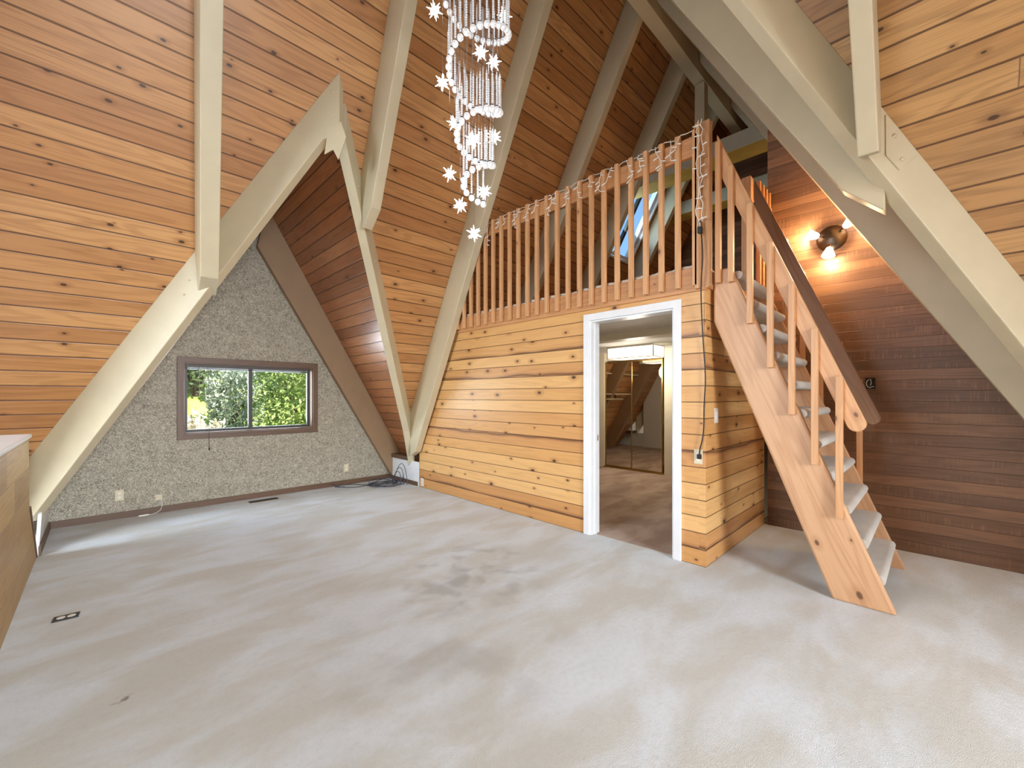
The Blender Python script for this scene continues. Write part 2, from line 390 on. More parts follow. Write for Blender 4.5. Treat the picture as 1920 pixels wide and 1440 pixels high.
def cut_z(y): return T * (YA - y)
DY0, DY1, DZ = 1.492, 2.317, 2.04
m = MB()
m.px([(YS + .05, 0), (DY0, 0), (DY0, LZ), (YS + .05, LZ)], XL, XL + .10)
m.px([(DY0, DZ), (DY1, DZ), (DY1, LZ), (DY0, LZ)], XL, XL + .10)
m.px([(DY1, 0), (5.30, 0), (5.30, cut_z(5.30)), (YA - LZ / T, LZ), (DY1, LZ)], XL, XL + .10)
struct(m.build('wall_loft', 'pine'), 'knotty pine board wall around the doorway', 'wall')
struct(MB().py([(XL, 0), (XD, 0), (XD, LZ), (XL, LZ)], YS, YS + .05).build('wall_side', 'pine'), 'short knotty pine wall under the loft beside the stairs', 'wall')
zf = lambda y: T * (y - YN)
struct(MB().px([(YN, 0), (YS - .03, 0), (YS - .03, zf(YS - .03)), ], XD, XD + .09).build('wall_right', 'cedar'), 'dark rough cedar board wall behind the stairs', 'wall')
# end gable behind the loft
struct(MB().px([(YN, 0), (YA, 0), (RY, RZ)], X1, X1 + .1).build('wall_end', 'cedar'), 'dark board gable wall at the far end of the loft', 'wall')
# bedroom partitions
m = MB(); m.px([(YS + .06, 0), (3.2, 0), (3.2, 2.12), (YS + .06, 2.12)], 6.74, 6.84)
m.px([(3.2, 1.97), (4.36, 1.97), (4.36, 2.12), (3.2, 2.12)], 6.80, 6.86)
struct(m.build('wall_bedroom', 'cream'), 'cream wall around the mirrored wardrobe doors', 'wall')
struct(MB().px([(4.36, 0), (4.46, 0), (4.46, 2.12), (4.36, 2.12)], 6.72, 6.86).build('trim_closet', 'cream'), 'cream jamb left of the mirrored doors', 'trim')
struct(MB().py([(XL + .11, 0), (6.74, 0), (6.74, 2.12), (XL + .11, 2.12)], YS + .055, YS + .10).build('wall_bedroom_side', 'cream'), 'cream side wall inside the bedroom', 'wall')
struct(MB().px([(DY1 + .03, 0), (5.3, 0), (5.3, 1.12), (YA - 2.12 / T, 2.12), (DY1 + .03, 2.12)], XL + .105, XL + .13).build('wall_bedroom_front', 'plaster'), 'white inner face of the bedroom front wall', 'wall')
struct(MB().px([(YS + .1, 0), (YA, 0), (YA - 2.12 / T, 2.12), (YS + .1, 2.12)], 7.6, 7.68).build('wall_closet_back', 'cream'), 'cream back wall of the open closet', 'wall')
struct(MB().pz([(XL + .10, YS + .05), (X1, YS + .05), (X1, YA - 2.13 / T), (XL + .10, YA - 2.13 / T)], 2.12, 2.15).build('ceiling_bedroom', 'plaster'), 'flat white ceiling of the bedroom', 'ceiling')
struct(MB().box(4.66, 4.86, YS + .11, YA - 2.12 / T - .1, 2.035, 2.12).build('trim_bedroom_beam', 'cream'), 'cream ceiling beam beyond the doorway', 'beam')
# loft deck
struct(MB().pz([(XL + .045, YS + .03), (X1, YS + .03), (X1, YA - 2.35 / T), (XL + .045, YA - 2.35 / T)], 2.16, 2.325).build('floor_loft', 'carpet2'), 'carpeted loft floor', 'floor')
struct(MB().px([(YS, 2.165), (4.56, 2.165), (4.50, 2.33), (YS, 2.33)], XL - .02, XL + .04, (1, 0)).build('trim_fascia', 'rail', bevel=.003), 'orange fir fascia board under the loft railing', 'trim')
struct(MB().px([(YS - .005, 2.14), (4.55, 2.14), (4.55, 2.165), (YS - .005, 2.165)], XL - .022, XL + .02, (1, 0)).build('trim_ledge', 'rail'), 'thin ledge moulding along the top of the pine wall', 'trim')
struct(MB().box(XL - .02, XD, YS - .025, YS + .03, 2.155, 2.30).build('trim_header', 'rail'), 'fir board along the loft edge above the stairs', 'trim')
m = MB(); rr = random.Random(3)
ys = [YS + .02 + i * .05 for i in range(65)]
top = [2.352 + rr.uniform(-.008, .01) for _ in ys]
m.px([(ys[0], 2.325)] + [(ys[-1], 2.325)] + list(zip(ys, top))[::-1], XL + .0, XL + .06)
struct(m.build('trim_carpet_edge', 'fleece'), 'ragged pale carpet edge along the loft', 'trim')

# knee walls and baseboards
struct(MB().px([(5.22, 0), (YW, 0), (YW, .44), (5.62, .44), (5.42, .22)], -.385, -.362).build('wall_left_knee', 'white'), 'low white knee wall at the left foot of the gable', 'wall')
struct(MB().box(3.325, 3.345, 5.31, YW, 0.0, 0.35).build('wall_right_knee', 'white'), 'low white knee wall at the right foot of the gable', 'wall')
struct(MB().box(3.30, 3.62, 5.56, YW - .1, 0.35, 0.41).build('trim_knee_shelf', 'brown'), 'dark wooden ledge on the right knee wall', 'trim')
struct(MB().box(-.36, 3.325, YW - .014, YW, 0, 0.07).build('baseboard_back', 'brown'), 'brown baseboard under the papered wall', 'baseboard')
struct(MB().box(-.362, -.348, 5.20, YW - .014, 0, 0.075).build('baseboard_left', 'brown'), 'brown baseboard of the left knee wall', 'baseboard')
struct(MB().box(3.31, 3.325, 5.34, YW - .014, 0, 0.06).build('baseboard_right', 'brown'), 'brown baseboard of the right knee wall', 'baseboard')
# left half wall around the stairwell
struct(MB().px([(-2.0, 0), (5.16, 0), (4.70, .48), (4.66, 1.02), (-2.0, 1.02)], -.50, -.37).build('wall_left', 'oak'), 'half wall of olive oak boards at the left edge', 'wall')
struct(MB().px([(5.165, 0), (5.21, 0), (4.745, .50), (4.705, .49)], -.47, -.365, (-.68, .73)).build('trim_left', 'brown'), 'dark slanted board closing the half wall end', 'trim')
struct(MB().box(-.56, -.355, -2.0, 4.66, 1.02, 1.045).build('trim_cap', 'white', bevel=.004), 'white cap board on the oak half wall', 'trim')

# window walls behind the camera: assumed left glazing, rear window added for its light
def glazed_x(x, nm):
    fr = MB(); pts = [(YN + .05, 0), (YA - .05, 0), (RY, RZ - .1)]
    z_at = lambda y: T * min(y - YN, YA - y)
    fr.px([(YN, 0), (YA, 0), (YA - .3 / T, .3), (YN + .3 / T, .3)], x - .06, x)
    fr.px([(YN + 3.6 / T, 3.6), (YA - 3.6 / T, 3.6), (RY, RZ)], x - .06, x)
    for y in (.15, 1.2, 2.3, 3.4, 4.48):
        fr.px([(y - .05, .3), (y + .05, .3), (y + .05, min(3.6, z_at(y + .05))), (y - .05, min(3.6, z_at(y - .05)))], x - .06, x)
    for sg in (0, 1):
        e = (lambda z: YN + z / T) if sg == 0 else (lambda z: YA - z / T)
        q = .45 if sg == 0 else -.45
        fr.px([(e(.3), .3), (e(.3) + q, .3), (e(3.6) + q, 3.6), (e(3.6), 3.6)], x - .06, x)
    w = struct(fr.build(nm, 'white'), 'assumed tall glazed gable behind the camera on the left', 'window')
    MB().px([(YN + .3 / T, .3), (YA - .3 / T, .3), (YA - 3.6 / T, 3.6), (YN + 3.6 / T, 3.6)], x - .04, x - .03).build('pane', 'glass', w)
glazed_x(X0, 'window_assumed_left')
fr = MB(); y = Y0
fr.py([(XAN, 0), (XBN, 0), (XBN - .5 / T, .5), (XAN + .5 / T, .5)], y - .06, y)
fr.py([(XAN + 2.6 / T, 2.6), (XBN - 2.6 / T, 2.6), (BX, NZ)], y - .06, y)
fr.py([(XAN + .5 / T, .5), (-.4, .5), (-.4, 2.6), (XAN + 2.6 / T, 2.6)], y - .06, y)
fr.py([(3.3, .5), (XBN - .5 / T, .5), (XBN - 2.6 / T, 2.6), (3.3, 2.6)], y - .06, y)
for x in (.8, 2.1): fr.py([(x - .05, .5), (x + .05, .5), (x + .05, 2.6), (x - .05, 2.6)], y - .06, y)
w4 = struct(fr.build('window_added_rear', 'white'), 'added wide window in the unseen gable behind the camera', 'window')
MB().py([(-.4, .5), (3.3, .5), (3.3, 2.6), (-.4, 2.6)], y - .04, y - .03).build('pane', 'glass', w4)

# ------------------------------------------------------------------ window in the papered wall
win = struct(thing('window_1', 'wide sliding window in a brown frame looking onto shrubs', 'window', (1.42, YW, WZ0)))
def ring(x0, x1, z0, z1, t, y0, y1, mat, name, parent, bevel=0.0):
    m = MB()
    m.py([(x0, z0), (x1, z0), (x1 - t, z0 + t), (x0 + t, z0 + t)], y0, y1, (1, 0))
    m.py([(x0, z1), (x0 + t, z1 - t), (x1 - t, z1 - t), (x1, z1)], y0, y1, (1, 0))
    m.py([(x0, z0), (x0 + t, z0 + t), (x0 + t, z1 - t), (x0, z1)], y0, y1, (0, 1))
    m.py([(x1, z0), (x1, z1), (x1 - t, z1 - t), (x1 - t, z0 + t)], y0, y1, (0, 1))
    return m.build(name, mat, parent, bevel=bevel)
ring(WX0 - .065, WX1 + .065, WZ0 - .065, WZ1 + .065, .066, YW - .022, YW + .002, 'brown', 'casing', win, .003)
ring(WX0 + .001, WX1 - .001, WZ0 + .001, WZ1 - .001, .012, YW, YW + .10, 'brown', 'jamb', win)
ring(WX0 + .013, WX1 - .013, WZ0 + .013, WZ1 - .013, .03, YW + .095, YW + .135, 'alu', 'sash_frame', win)
MB().box(1.375, 1.42, YW + .09, YW + .13, WZ0 + .043, WZ1 - .043).build('mullion', 'alu', win)
MB().box(WX0 + .04, WX1 - .04, YW + .112, YW + .116, WZ0 + .04, WZ1 - .04).build('pane', 'glass', win)
bl = thing('window_blind', 'raised grey slat blind with pull cord at top of the papered wall window', 'blind', (1.42, YW + .05, WZ1 - .03))
MB().box(WX0 + .02, WX1 - .05, YW + .03, YW + .075, WZ1 - .05, WZ1 - .014).build('headrail', 'grey', bl)
m = MB()
for i in range(5): m.box(WX0 + .025, WX1 - .055, YW + .035, YW + .07, WZ1 - .056 - i * .0045, WZ1 - .0535 - i * .0045)
m.build('slat_stack', 'grey', bl)
m = MB(); m.tube([(.93, YW + .028, WZ1 - .05), (.932, YW - .03, WZ1 - .10), (.935, YW - .032, 1.3), (.938, YW - .03, .84), (.94, YW - .028, .70)], .0025)
m.build('pull_cord', 'grey', bl)
MB().lathe([(.002, 0), (.008, .006), (.006, .03), (.002, .036)], (.94, YW - .028, .665), n=10).build('cord_tassel', 'black', bl)
MB().tube([(.845, YW + .028, WZ1 - .05), (.848, YW + .02, 1.45), (.85, YW + .025, 1.30)], .003).build('tilt_wand', 'grey', bl)

# ------------------------------------------------------------------ doorway
door = struct(thing('door_1', 'open doorway with white casing in the pine wall', 'doorway', (XL, 1.9, 0)))
m = MB(); e = XL - .02
m.px([(1.432, 0), (DY0 + .004, 0), (DY0 + .004, DZ - .004), (1.432, 2.10)], e, XL + .002, (0, 1))
m.px([(2.377, 0), (2.377, 2.10), (DY1 - .004, DZ - .004), (DY1 - .004, 0)], e, XL + .002, (0, 1))
m.px([(1.432, 2.10), (DY0 + .004, DZ - .004), (DY1 - .004, DZ - .004), (2.377, 2.10)], e, XL + .002, (1, 0))
m.build('casing', 'white', door, bevel=.004)
m = MB(); m.box(XL, XL + .135, DY0, DY0 + .018, 0, DZ); m.box(XL, XL + .135, DY1 - .018, DY1, 0, DZ); m.box(XL, XL + .135, DY0 + .018, DY1 - .018, DZ - .018, DZ)
m.box(XL + .05, XL + .085, DY1 - .03, DY1 - .017, 0, DZ - .018); m.box(XL + .05, XL + .085, DY0 + .017, DY0 + .03, 0, DZ - .018)
m.build('jamb', 'white', door)
MB().box(XL + .09, XL + .115, DY1 - .0205, DY1 - .018, .89, .945).build('strike_plate', 'brass', door)

# ------------------------------------------------------------------ skylight
sky = struct(thing('window_2', 'open roof window in the board slope above the loft', 'skylight', (6.3, YA - SKZ0 / T, SKZ0)))
bdir = Vector((0, -1 / T, 1)).normalized(); cdir = Vector((0, 1, 1 / T)).normalized()
o = Vector((0, YA, 0)); z0, z1 = SKZ0 * L, SKZ1 * L
def skf(x0, x1, b0, b1, t, c0, c1, name, mat):
    m = MB()
    for p in ([(x0, b0), (x1, b0), (x1, b0 + t), (x0, b0 + t)], [(x0, b1 - t), (x1, b1 - t), (x1, b1), (x0, b1)], [(x0, b0 + t), (x0 + t, b0 + t), (x0 + t, b1 - t), (x0, b1 - t)], [(x1 - t, b0 + t), (x1, b0 + t), (x1, b1 - t), (x1 - t, b1 - t)]):
        m.prism(p, o, (1, 0, 0), bdir, cdir, c0, c1)
    return m.build(name, mat, sky)
skf(SKX0 - .03, SKX1 + .03, z0 - .03, z1 + .03, .032, -.03, .14, 'frame', 'white')
skf(SKX0 + .01, SKX1 - .01, z0 + .01, z1 - .01, .055, .02, .08, 'sash', 'white')
MB().prism([((SKX0 + SKX1) / 2 - .03, z0 + .06), ((SKX0 + SKX1) / 2 + .03, z0 + .06), ((SKX0 + SKX1) / 2 + .03, z1 - .06), ((SKX0 + SKX1) / 2 - .03, z1 - .06)], o, (1, 0, 0), bdir, cdir, .02, .07).build('mullion', 'alu', sky)
MB().prism([(SKX0 + .06, z0 + .06), (SKX1 - .06, z0 + .06), (SKX1 - .06, z1 - .06), (SKX0 + .06, z1 - .06)], o, (1, 0, 0), bdir, cdir, .045, .05).build('pane', 'skyglass', sky)

# ------------------------------------------------------------------ beams
TH = .10
def skew(m, x, k, y0):
    for v in m.v:                            # rafter sheared sideways along its slope to follow its line in the image
        t = ((v.y - YA) * (-1 / T) + v.z) / (1 + 1 / T ** 2)
        v.x -= k * (y0 - (YA - t / T))
    return m
OB = .33                                    # horizontal depth of back rafters
def up(y): return T * (YA - y)              # roof height over y (back slope)
YT = RY + .08
def brafter(x, ycut, tip, ch, k, o0, o1, label, th=TH):
    """o0 / o1: depth at the foot and at the ridge"""
    if ycut is None:                        # runs down to the loft floor
        zb = 2.33; y0 = YA - zb / T
        poly = [(y0, zb), (YT, up(YT)), (YT, up(YT) - o1 * T), (y0 - o0, zb)]
    else:
        y0 = ycut; zc = up(ycut)
        f = ch / (ycut - YT); oc = o0 + (o1 - o0) * f
        poly = [(ycut, zc), (YT, up(YT)), (YT, up(YT) - o1 * T), (ycut - ch, up(ycut - ch) - oc * T), (ycut, zc - tip)]
    m = skew(MB().px(poly, x, x + th, (-1 / T, 1)), x, k, y0)
    return tag(m.build('roof_rafter', 'beam', None, (x + TH / 2, poly[0][0], poly[0][1]), .006), label, 'rafter', 'beige roof rafters')
brafter(.585, 4.50, .34, .22, .138, .36, .33, 'near vertical beige rafter standing on the left valley beam', .13)
brafter(1.825, 3.97, .50, .20, .093, .42, .33, 'beige rafter with mitred foot on the right valley beam')
brafter(3.20, 5.36, .60, .13, .039, .44, .29, 'long beige rafter ending beside the left end of the pine wall')
brafter(4.44, None, 0, 0, .024, .33, .33, 'first beige rafter rising behind the loft railing')
brafter(5.65, None, 0, 0, .03, .34, .34, 'beige rafter left of the roof window')
brafter(6.85, None, 0, 0, .02, .33, .33, 'beige rafter right of the roof window')
# lower lengths of the same rafters show inside the bedroom
for x, lab in ((4.43, 'front'), (5.63, 'middle')):
    poly = [(YA - .02, .035), (YA - 2.1 / T, 2.1), (YA - OB - 2.1 / T, 2.1), (YA - OB - .02, .035)]
    tag(MB().px(poly, x, x + TH, (-1 / T, 1)).build('bedroom_rafter', 'beamtan', None, (x + TH / 2, YA - OB, .035), .004), 'sloping rafter mirrored in the ' + ('right' if lab == 'front' else 'left') + ' wardrobe door', 'rafter')
poly = [(-.66, 0)]
zb = .4
tag(MB().px([(YA - .4 / T, .4), (YT, up(YT)), (YT, up(YT) - OB * T), (YA - OB - .4 / T, .4)], -.74, -.65, (-1 / T, 1)).build('roof_rafter', 'beam', None, (-.7, YA - .4, .4), .006), 'sliver of a beige rafter at the left edge of the picture', 'rafter', 'beige roof rafters')

def upf(y): return T * (y - YN)
OF = .335
def frafter(x, pts, label):
    return tag(MB().px(pts, x, x + TH, (1 / T, 1)).build('roof_rafter', 'beam', None, (x + TH / 2, pts[0][0], pts[0][1]), .006), label, 'rafter', 'beige roof rafters')
YTF = RY - .08
frafter(3.20, [(.20, upf(.20)), (YTF, upf(YTF)), (YTF, upf(YTF) - OF * T), (.396, 2.567), (.205, 2.384)], 'broad beige rafter with a mitred yellowed foot above the wall lamp')
frafter(4.43, [(YN + .02, .035), (YTF, upf(YTF)), (YTF, upf(YTF) - OF * T), (YN + OF + .02, .035)], 'shaded rafter crossing in front of the dark cedar wall')
frafter(5.63, [(YN + 2.4 / T, 2.4), (YTF, upf(YTF)), (YTF, upf(YTF) - OF * T), (YN + OF + 2.4 / T, 2.4)], 'rafter end showing behind the upper beams right of the ridge beam')
frafter(6.85, [(YN + 2.4 / T, 2.4), (YTF, upf(YTF)), (YTF, upf(YTF) - OF * T), (YN + OF + 2.4 / T, 2.4)], 'farthest rafter of the front slope over the loft')

# near right slope: rafter that meets the near valley beam
XR = XBN
pr = [(XR - 2.735 / T, 2.735), (BX + .1, T * (XR - BX - .1)), (BX + .1, T * (XR - BX - .1) - .32 * T), (2.985, 2.643)]
jack = thing('jack_rafter', 'upright pale rafter bolted to the valley beam by a steel plate', 'rafter', (3.3, .26, 2.6))
MB().py(pr, .215, .305, (-1 / T, 1)).build('rafter_body', 'beam', jack, bevel=.006)

# valley beams
def vframe(c, sx, sy):
    """vertical plane; returns origin, along axis (unit), normal"""
    pass
s2 = math.sqrt(2)
H = .045
def bolt(m, p, n, r=.011): m.lathe([(r, 0), (r, .004), (r * .7, .008), (r * .15, .011)], p, n, 10)
# left valley: plane x + y = CL, along (1,-1)
CL = 5.07 + H * s2
A1 = Vector((1, -1, 0)) / s2; N1 = Vector((1, 1, 0)) / s2; O1 = Vector((CL / 2, CL / 2, 0))
sL = lambda x: (Vector((x, CL - x, 0)) - O1).dot(A1)
vz = lambda x: T * (x - (CL - YA))          # valley height over x
pl = [(sL(-.42), .60), (sL(-.42), .30), (sL(-.41), .225), (sL(1.40), .24 + 1.83 * 1.802), (sL(1.50), vz(1.50) - .52), (sL(1.497), vz(1.497) + .05), (sL(-.40), vz(-.40) + .055)]
vl = thing('valley_beam', 'long beige valley beam rising left to the peak above the wallpapered gable', 'beam', (-.4, 5.5, .2))
MB().prism(pl, O1, A1, (0, 0, 1), N1, -H, H, (1 / 1.6, 1.1)).build('beam_body', 'beam', vl, bevel=.006)
g3 = [(1.479, 3.68), (1.51, 3.545), (1.462, 3.353), (1.43, 3.44), (1.378, 3.40), (1.398, 3.592)]
MB().prism([(sL(x), z) for x, z in [(a + .032, b) for a, b in g3]], O1, A1, (0, 0, 1), N1, -H - .008, -H - .001).build('gusset_plate', 'beam', vl)
for (x, z) in ((1.424, 3.941), (1.43, 3.702), (.549, 2.323), (.516, 2.199)):
    m = MB(); bolt(m, Vector((x + .032, CL - x - .032, z)) - N1 * H, -N1); m.build('bolt', 'beam', vl)
# right valley: plane x - y = CR, along (-1,-1) towards the peak
CR = -2.14 - H * s2
A2 = Vector((-1, -1, 0)) / s2; N2 = Vector((-1, 1, 0)) / s2; O2 = Vector((CR / 2, -CR / 2, 0))
sR = lambda x: (Vector((x, x - CR, 0)) - O2).dot(A2)
vzr = lambda x: T * (YA + CR - x)
pr = [(sR(3.36), .66), (sR(3.345), .27), (sR(3.12), vzr(3.12) - .30), (sR(1.53), vzr(1.53) - .30), (sR(1.53), vzr(1.53) + .05), (sR(3.36), vzr(3.36) + .05)]
vr = thing('valley_beam', 'narrower beige valley beam falling from the peak to the pine wall corner', 'beam', (3.3, 5.5, .26))
MB().prism(pr, O2, A2, (0, 0, 1), N2, -H, H, (1 / 1.6, 1.1)).build('beam_body', 'beam', vr, bevel=.006)
for x in (1.75, 2.08, 2.6):
    m = MB(); bolt(m, Vector((x, x - CR, vzr(x) - .16)) - N2 * H, -N2, .009); m.build('bolt', 'beam', vr)
# near valley: plane x + y = CN, along (-1,1)
CN = 3.335 + H * s2
A3 = Vector((-1, 1, 0)) / s2; N3 = Vector((1, 1, 0)) / s2; O3 = Vector((CN / 2, CN / 2, 0))
sN = lambda x: (Vector((x, CN - x, 0)) - O3).dot(A3)
vzn = lambda x: T * (XBN - x)
pn = [(sN(4.75), .02), (sN(4.62), .02), (sN(4.55), vzn(4.55) - .32), (sN(1.50), vzn(1.50) - .32), (sN(1.50), vzn(1.50) + .05), (sN(4.75), vzn(4.75) + .05)]
vn = thing('valley_beam', 'close yellowed valley beam crossing the upper right corner', 'beam', (4.7, -1.2, 0))
MB().prism(pn, O3, A3, (0, 0, 1), N3, -H, H, (1 / 1.6, 1.1)).build('beam_body', 'beam', vn, bevel=.006)
q = [(3.134 + .032, 2.898), (3.262 + .032, 2.679), (3.189 + .032, 2.587), (3.135 + .032, 2.671)]
pm = MB().prism([(sN(x), z) for x, z in q], O3, A3, (0, 0, 1), N3, -H - .007, -H - .001).build('steel_plate', 'beam', jack)
for (x, z) in ((3.199, 2.777), (3.229, 2.646)):
    m = MB(); bolt(m, Vector((x, CN - x, z)) - N3 * (H + .007), -N3, .012); m.build('bolt', 'beam', jack)

# rafter lying on the papered wall
tag(MB().py([(3.335 - .03 / 1.7057, .06), (3.335 - 3.24 / 1.7057, 3.24), (XBF - 3.78 / T, 3.78), (XBF - .36 / T, .36), (3.36, .36)], YW - .10, YW - .004, (-1 / T, 1)).build('gable_rafter', 'beamtan', None, (3.3, YW - .05, .06), .005), 'brownish rafter along the right edge of the wallpapered gable', 'rafter')

# ridge beam, post and tie beams over the loft
tag(MB().box(X0, X1, RY - .075, RY + .075, 5.60, 6.12).build('ridge_beam', 'beam', None, (2.0, RY, 5.6), .005), 'deep ridge beam running along the top of the house', 'beam')
tag(MB().box(5.84, 5.97, RY - .065, RY + .065, 4.71, 5.60).build('king_post', 'beam', None, (5.9, RY, 4.7), .005), 'short post between the ridge beam and tie beam above the corner newel', 'post')
MT['tiepaint'] = plain('grey_green_paint', S(176, 172, 152), 0.5, var=0.04)
MT['ochre'] = plain('ochre_soffit', S(206, 176, 88), 0.5, var=0.12, scale=3)  # ochre colour of the thin sheet under each tie beam
def tie(x, zb, h, w, label):
    ya, yb = YN + zb / T, YA - zb / T
    t = thing('tie_beam', label, 'beam', (x + w / 2, RY, zb), 'tie beams over the loft')
    MB().px([(ya + .05, zb), (yb - .05, zb), (yb - h / T - .05, zb + h), (ya + h / T + .05, zb + h)], x, x + w, (1, 0)).build('beam_body', 'tiepaint', t, bevel=.004)
    MB().box(x, x + w, ya + .06, yb - .06, zb - .008, zb - .0005).build('soffit', 'ochre', t)['label'] = 'ochre yellow underside'
tie(5.76, 4.46, .21, .32, 'grey and yellow tie beam seen above the corner of the loft railing')
tie(7.00, 4.40, .20, .30, 'farther yellowish tie beam behind the loft balusters')

# ------------------------------------------------------------------ loft railing
rail = thing('loft_railing', 'fir loft railing with square balusters above the pine wall', 'railing', (XL, 2.8, 2.17))
XB = XL - .062
MB().px([(1.29, 3.20), (4.42, 3.24), (4.42, 3.37), (1.29, 3.355)], XB + .038, XB + .078, (1, 0)).build('top_rail', 'rail', rail, bevel=.004)
m = MB().box(XB, XB + .038, -.019, .019, 0, 1.19)
first = None
for i in range(23):
    yy = 1.307 + i * .1372
    if i == 0:
        first = MB().prism([(2.176, -.019), (3.385, -.019), (3.385, .019), (2.176, .019)], (0, yy, 0), (0, 0, 1), (0, 1, 0), (1, 0, 0), XB, XB + .038).build('baluster', 'fir', rail, (0, yy - 2.8, 0), .003)
    else:
        c = first.copy(); COL.objects.link(c); c.location = (0, yy - 2.8, 0)
MB().box(XL - .021, XL + .045, YS - .034, YS + .034, 2.16, 3.44).build('newel_post', 'newel', rail, bevel=.006)
MB().box(XB, XB + .038, YS + .025, YS + .062, 2.15, 3.42).build('baluster', 'fir', rail, bevel=.003)

# ------------------------------------------------------------------ staircase
st = thing('open_staircase', 'steep open staircase with carpeted treads up to the loft', 'staircase', (3.85, .3, 0))
sg = (.93, 2.3)
nb = [(.161, 0), (.475, 0), (1.215, 1.90), (1.215, 2.30), (1.09, 2.30)]
MB().px(nb, 3.40, 3.44, sg).build('stringer', 'firpale', st, bevel=.014)
MB().px(nb, 4.35, 4.39, sg).build('stringer', 'firpale', st, bevel=.004)
MT['tread'] = carpet('stair_carpet', S(222, 218, 210), S(198, 192, 182))
for kk in range(1, 12):
    z = .205 * kk + .002; yf = .215 + (kk - 1) * .0805
    if kk == 11: z = 2.27
    cs = []; d = .27 if kk < 11 else .13; th = .062
    n = 8
    for i in range(n + 1):
        a = PI / 2 + PI * i / n
        cs.append((yf + th / 2 + th / 2 * math.cos(a), z - th / 2 + th / 2 * math.sin(a)))
    cs += [(yf + d - .02, z - th), (yf + d, z - th + .02), (yf + d, z - .02), (yf + d - .02, z)]
    MB().px(cs, 3.441, 4.349, (1, 0)).build('tread', 'tread', st, smooth=True)
def handrail(x0, x1, mat):
    p = [(1.18, 3.32), (1.155, 3.26 - .262 + .08)]
    top = lambda y: 1.198 + (y - .320) * 2.47
    yt = 1.19
    pts = [(yt, top(yt)), (yt, top(yt) - .262)]
    n = Vector((2.47, -1)).normalized() * .0492; d = Vector((1, 2.47)).normalized()
    c = Vector((.352, top(.352) - .131)); 
    for i in range(9):
        a = PI * i / 8
        v = n * math.cos(a) - d * (.0492 * math.sin(a))
        pts.append((c.x + v.x, c.y + v.y))
    return MB().px(pts, x0, x1, (1, 2.47)).build('handrail', mat, st, bevel=.004)
handrail(3.40, 3.44, 'fir')
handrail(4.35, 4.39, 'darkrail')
def sb(y, zb, zt, x0, x1, mat='fir'):
    MB().prism([(zb, y - .019), (zt, y - .019), (zt, y + .019), (zb, y + .019)], (0, 0, 0), (0, 0, 1), (0, 1, 0), (1, 0, 0), x0, x1).build('baluster', mat, st, bevel=.003)
top = lambda y: 1.198 + (y - .320) * 2.47
sb(1.172, 2.19, 3.27, 3.36, 3.399, 'rail')
for i in range(6):
    y = 1.082 - .1295 * i
    sb(y, 2.18 - .328 * i, top(y) - .03, 3.36, 3.399)
for i in range(6):
    y = 1.0836 - .1295 * i
    sb(y, 2.17 - .328 * i, top(y) - .03, 4.391, 4.43, 'rail')
# railing of the loft edge beyond the stairs
gr = thing('guard_railing', 'short railing of orange balusters between stairs and cedar wall', 'railing', (4.6, YS, 2.3))
MB().box(4.36, 4.45, YS - .022, YS + .06, 2.33, 3.40).build('newel_post', 'firpale', gr, bevel=.005)
MB().box(4.45, XD - .005, YS - .03, YS + .01, 3.22, 3.35).build('top_rail', 'rail', gr, bevel=.004)
b0 = None
for i in range(4):
    x = 4.50 + i * .112
    b = MB().box(x - .019, x + .019, YS - .07, YS - .031, 2.18, 3.38).build('baluster', 'rail', gr, bevel=.003)

# ------------------------------------------------------------------ icicle string lights and cord
sl = thing('icicle_string_lights', 'white icicle string lights draped along the loft railing', 'string lights', (XB, 2.8, 3.36))
rr = random.Random(11)
pts = []
for i in range(64):
    y = 4.02 - i * (4.02 - 1.29) / 63
    pts.append((XB + .03 + rr.uniform(-.012, .006), y, 3.372 + rr.uniform(-.004, .02)))
MB().tube(pts, .0035, 5).build('cord', 'plastic', sl)
def drop(y, n, xx=XB - .006, z=3.37):
    m = MB(); p = [Vector((xx, y, z))]; bulbs = []
    for i in range(n):
        p.append(p[-1] + Vector((rr.uniform(-.004, .003), rr.uniform(-.028, .028), -rr.uniform(.025, .06))))
        if i % 1 == 0: bulbs.append(p[-1].copy())
    m.tube(p, .0032, 5)
    for q in bulbs:
        e = q + Vector((-.004, rr.choice((-1, 1)) * rr.uniform(.02, .035), -.012))
        m.tube([q, e, e + Vector((0, (e.y - q.y) * .5, -.004))], [.0032, .006, .004], 6)
    m.build('icicle_strand', 'plastic', sl)
for i in range(21):
    drop(3.93 - i * .127 + rr.uniform(-.03, .03), rr.choice((2, 3, 4, 5)))
m = MB()
for q in range(2):
    p = [Vector((XL - .068, YS + .005 + .025 * q, 3.43))]
    while p[-1].z > 2.66: p.append(p[-1] + Vector((rr.uniform(-.003, .003), (YS + .01 + .02 * q - p[-1].y) * .5 + rr.uniform(-.016, .016), -.04)))
    m.tube(p, .0032, 5)
    for pp in p[1:-1:2]:
        sd = rr.choice((-1, 1))
        m.tube([pp, pp + Vector((-.004, sd * .022, .004)), pp + Vector((-.004, sd * .034, .006))], [.003, .005, .004], 6)
m.build('icicle_strand', 'plastic', sl)
MB().lathe([(.006, 0), (.013, .01), (.013, .04), (.008, .055)], (XL - .07, YS + .012, 2.60), n=10).build('plug', 'chrome', sl)
cord = thing('extension_cord', 'black extension cord hanging from the string lights to the wall outlet', 'cord', (XL - .06, YS + .01, .9))
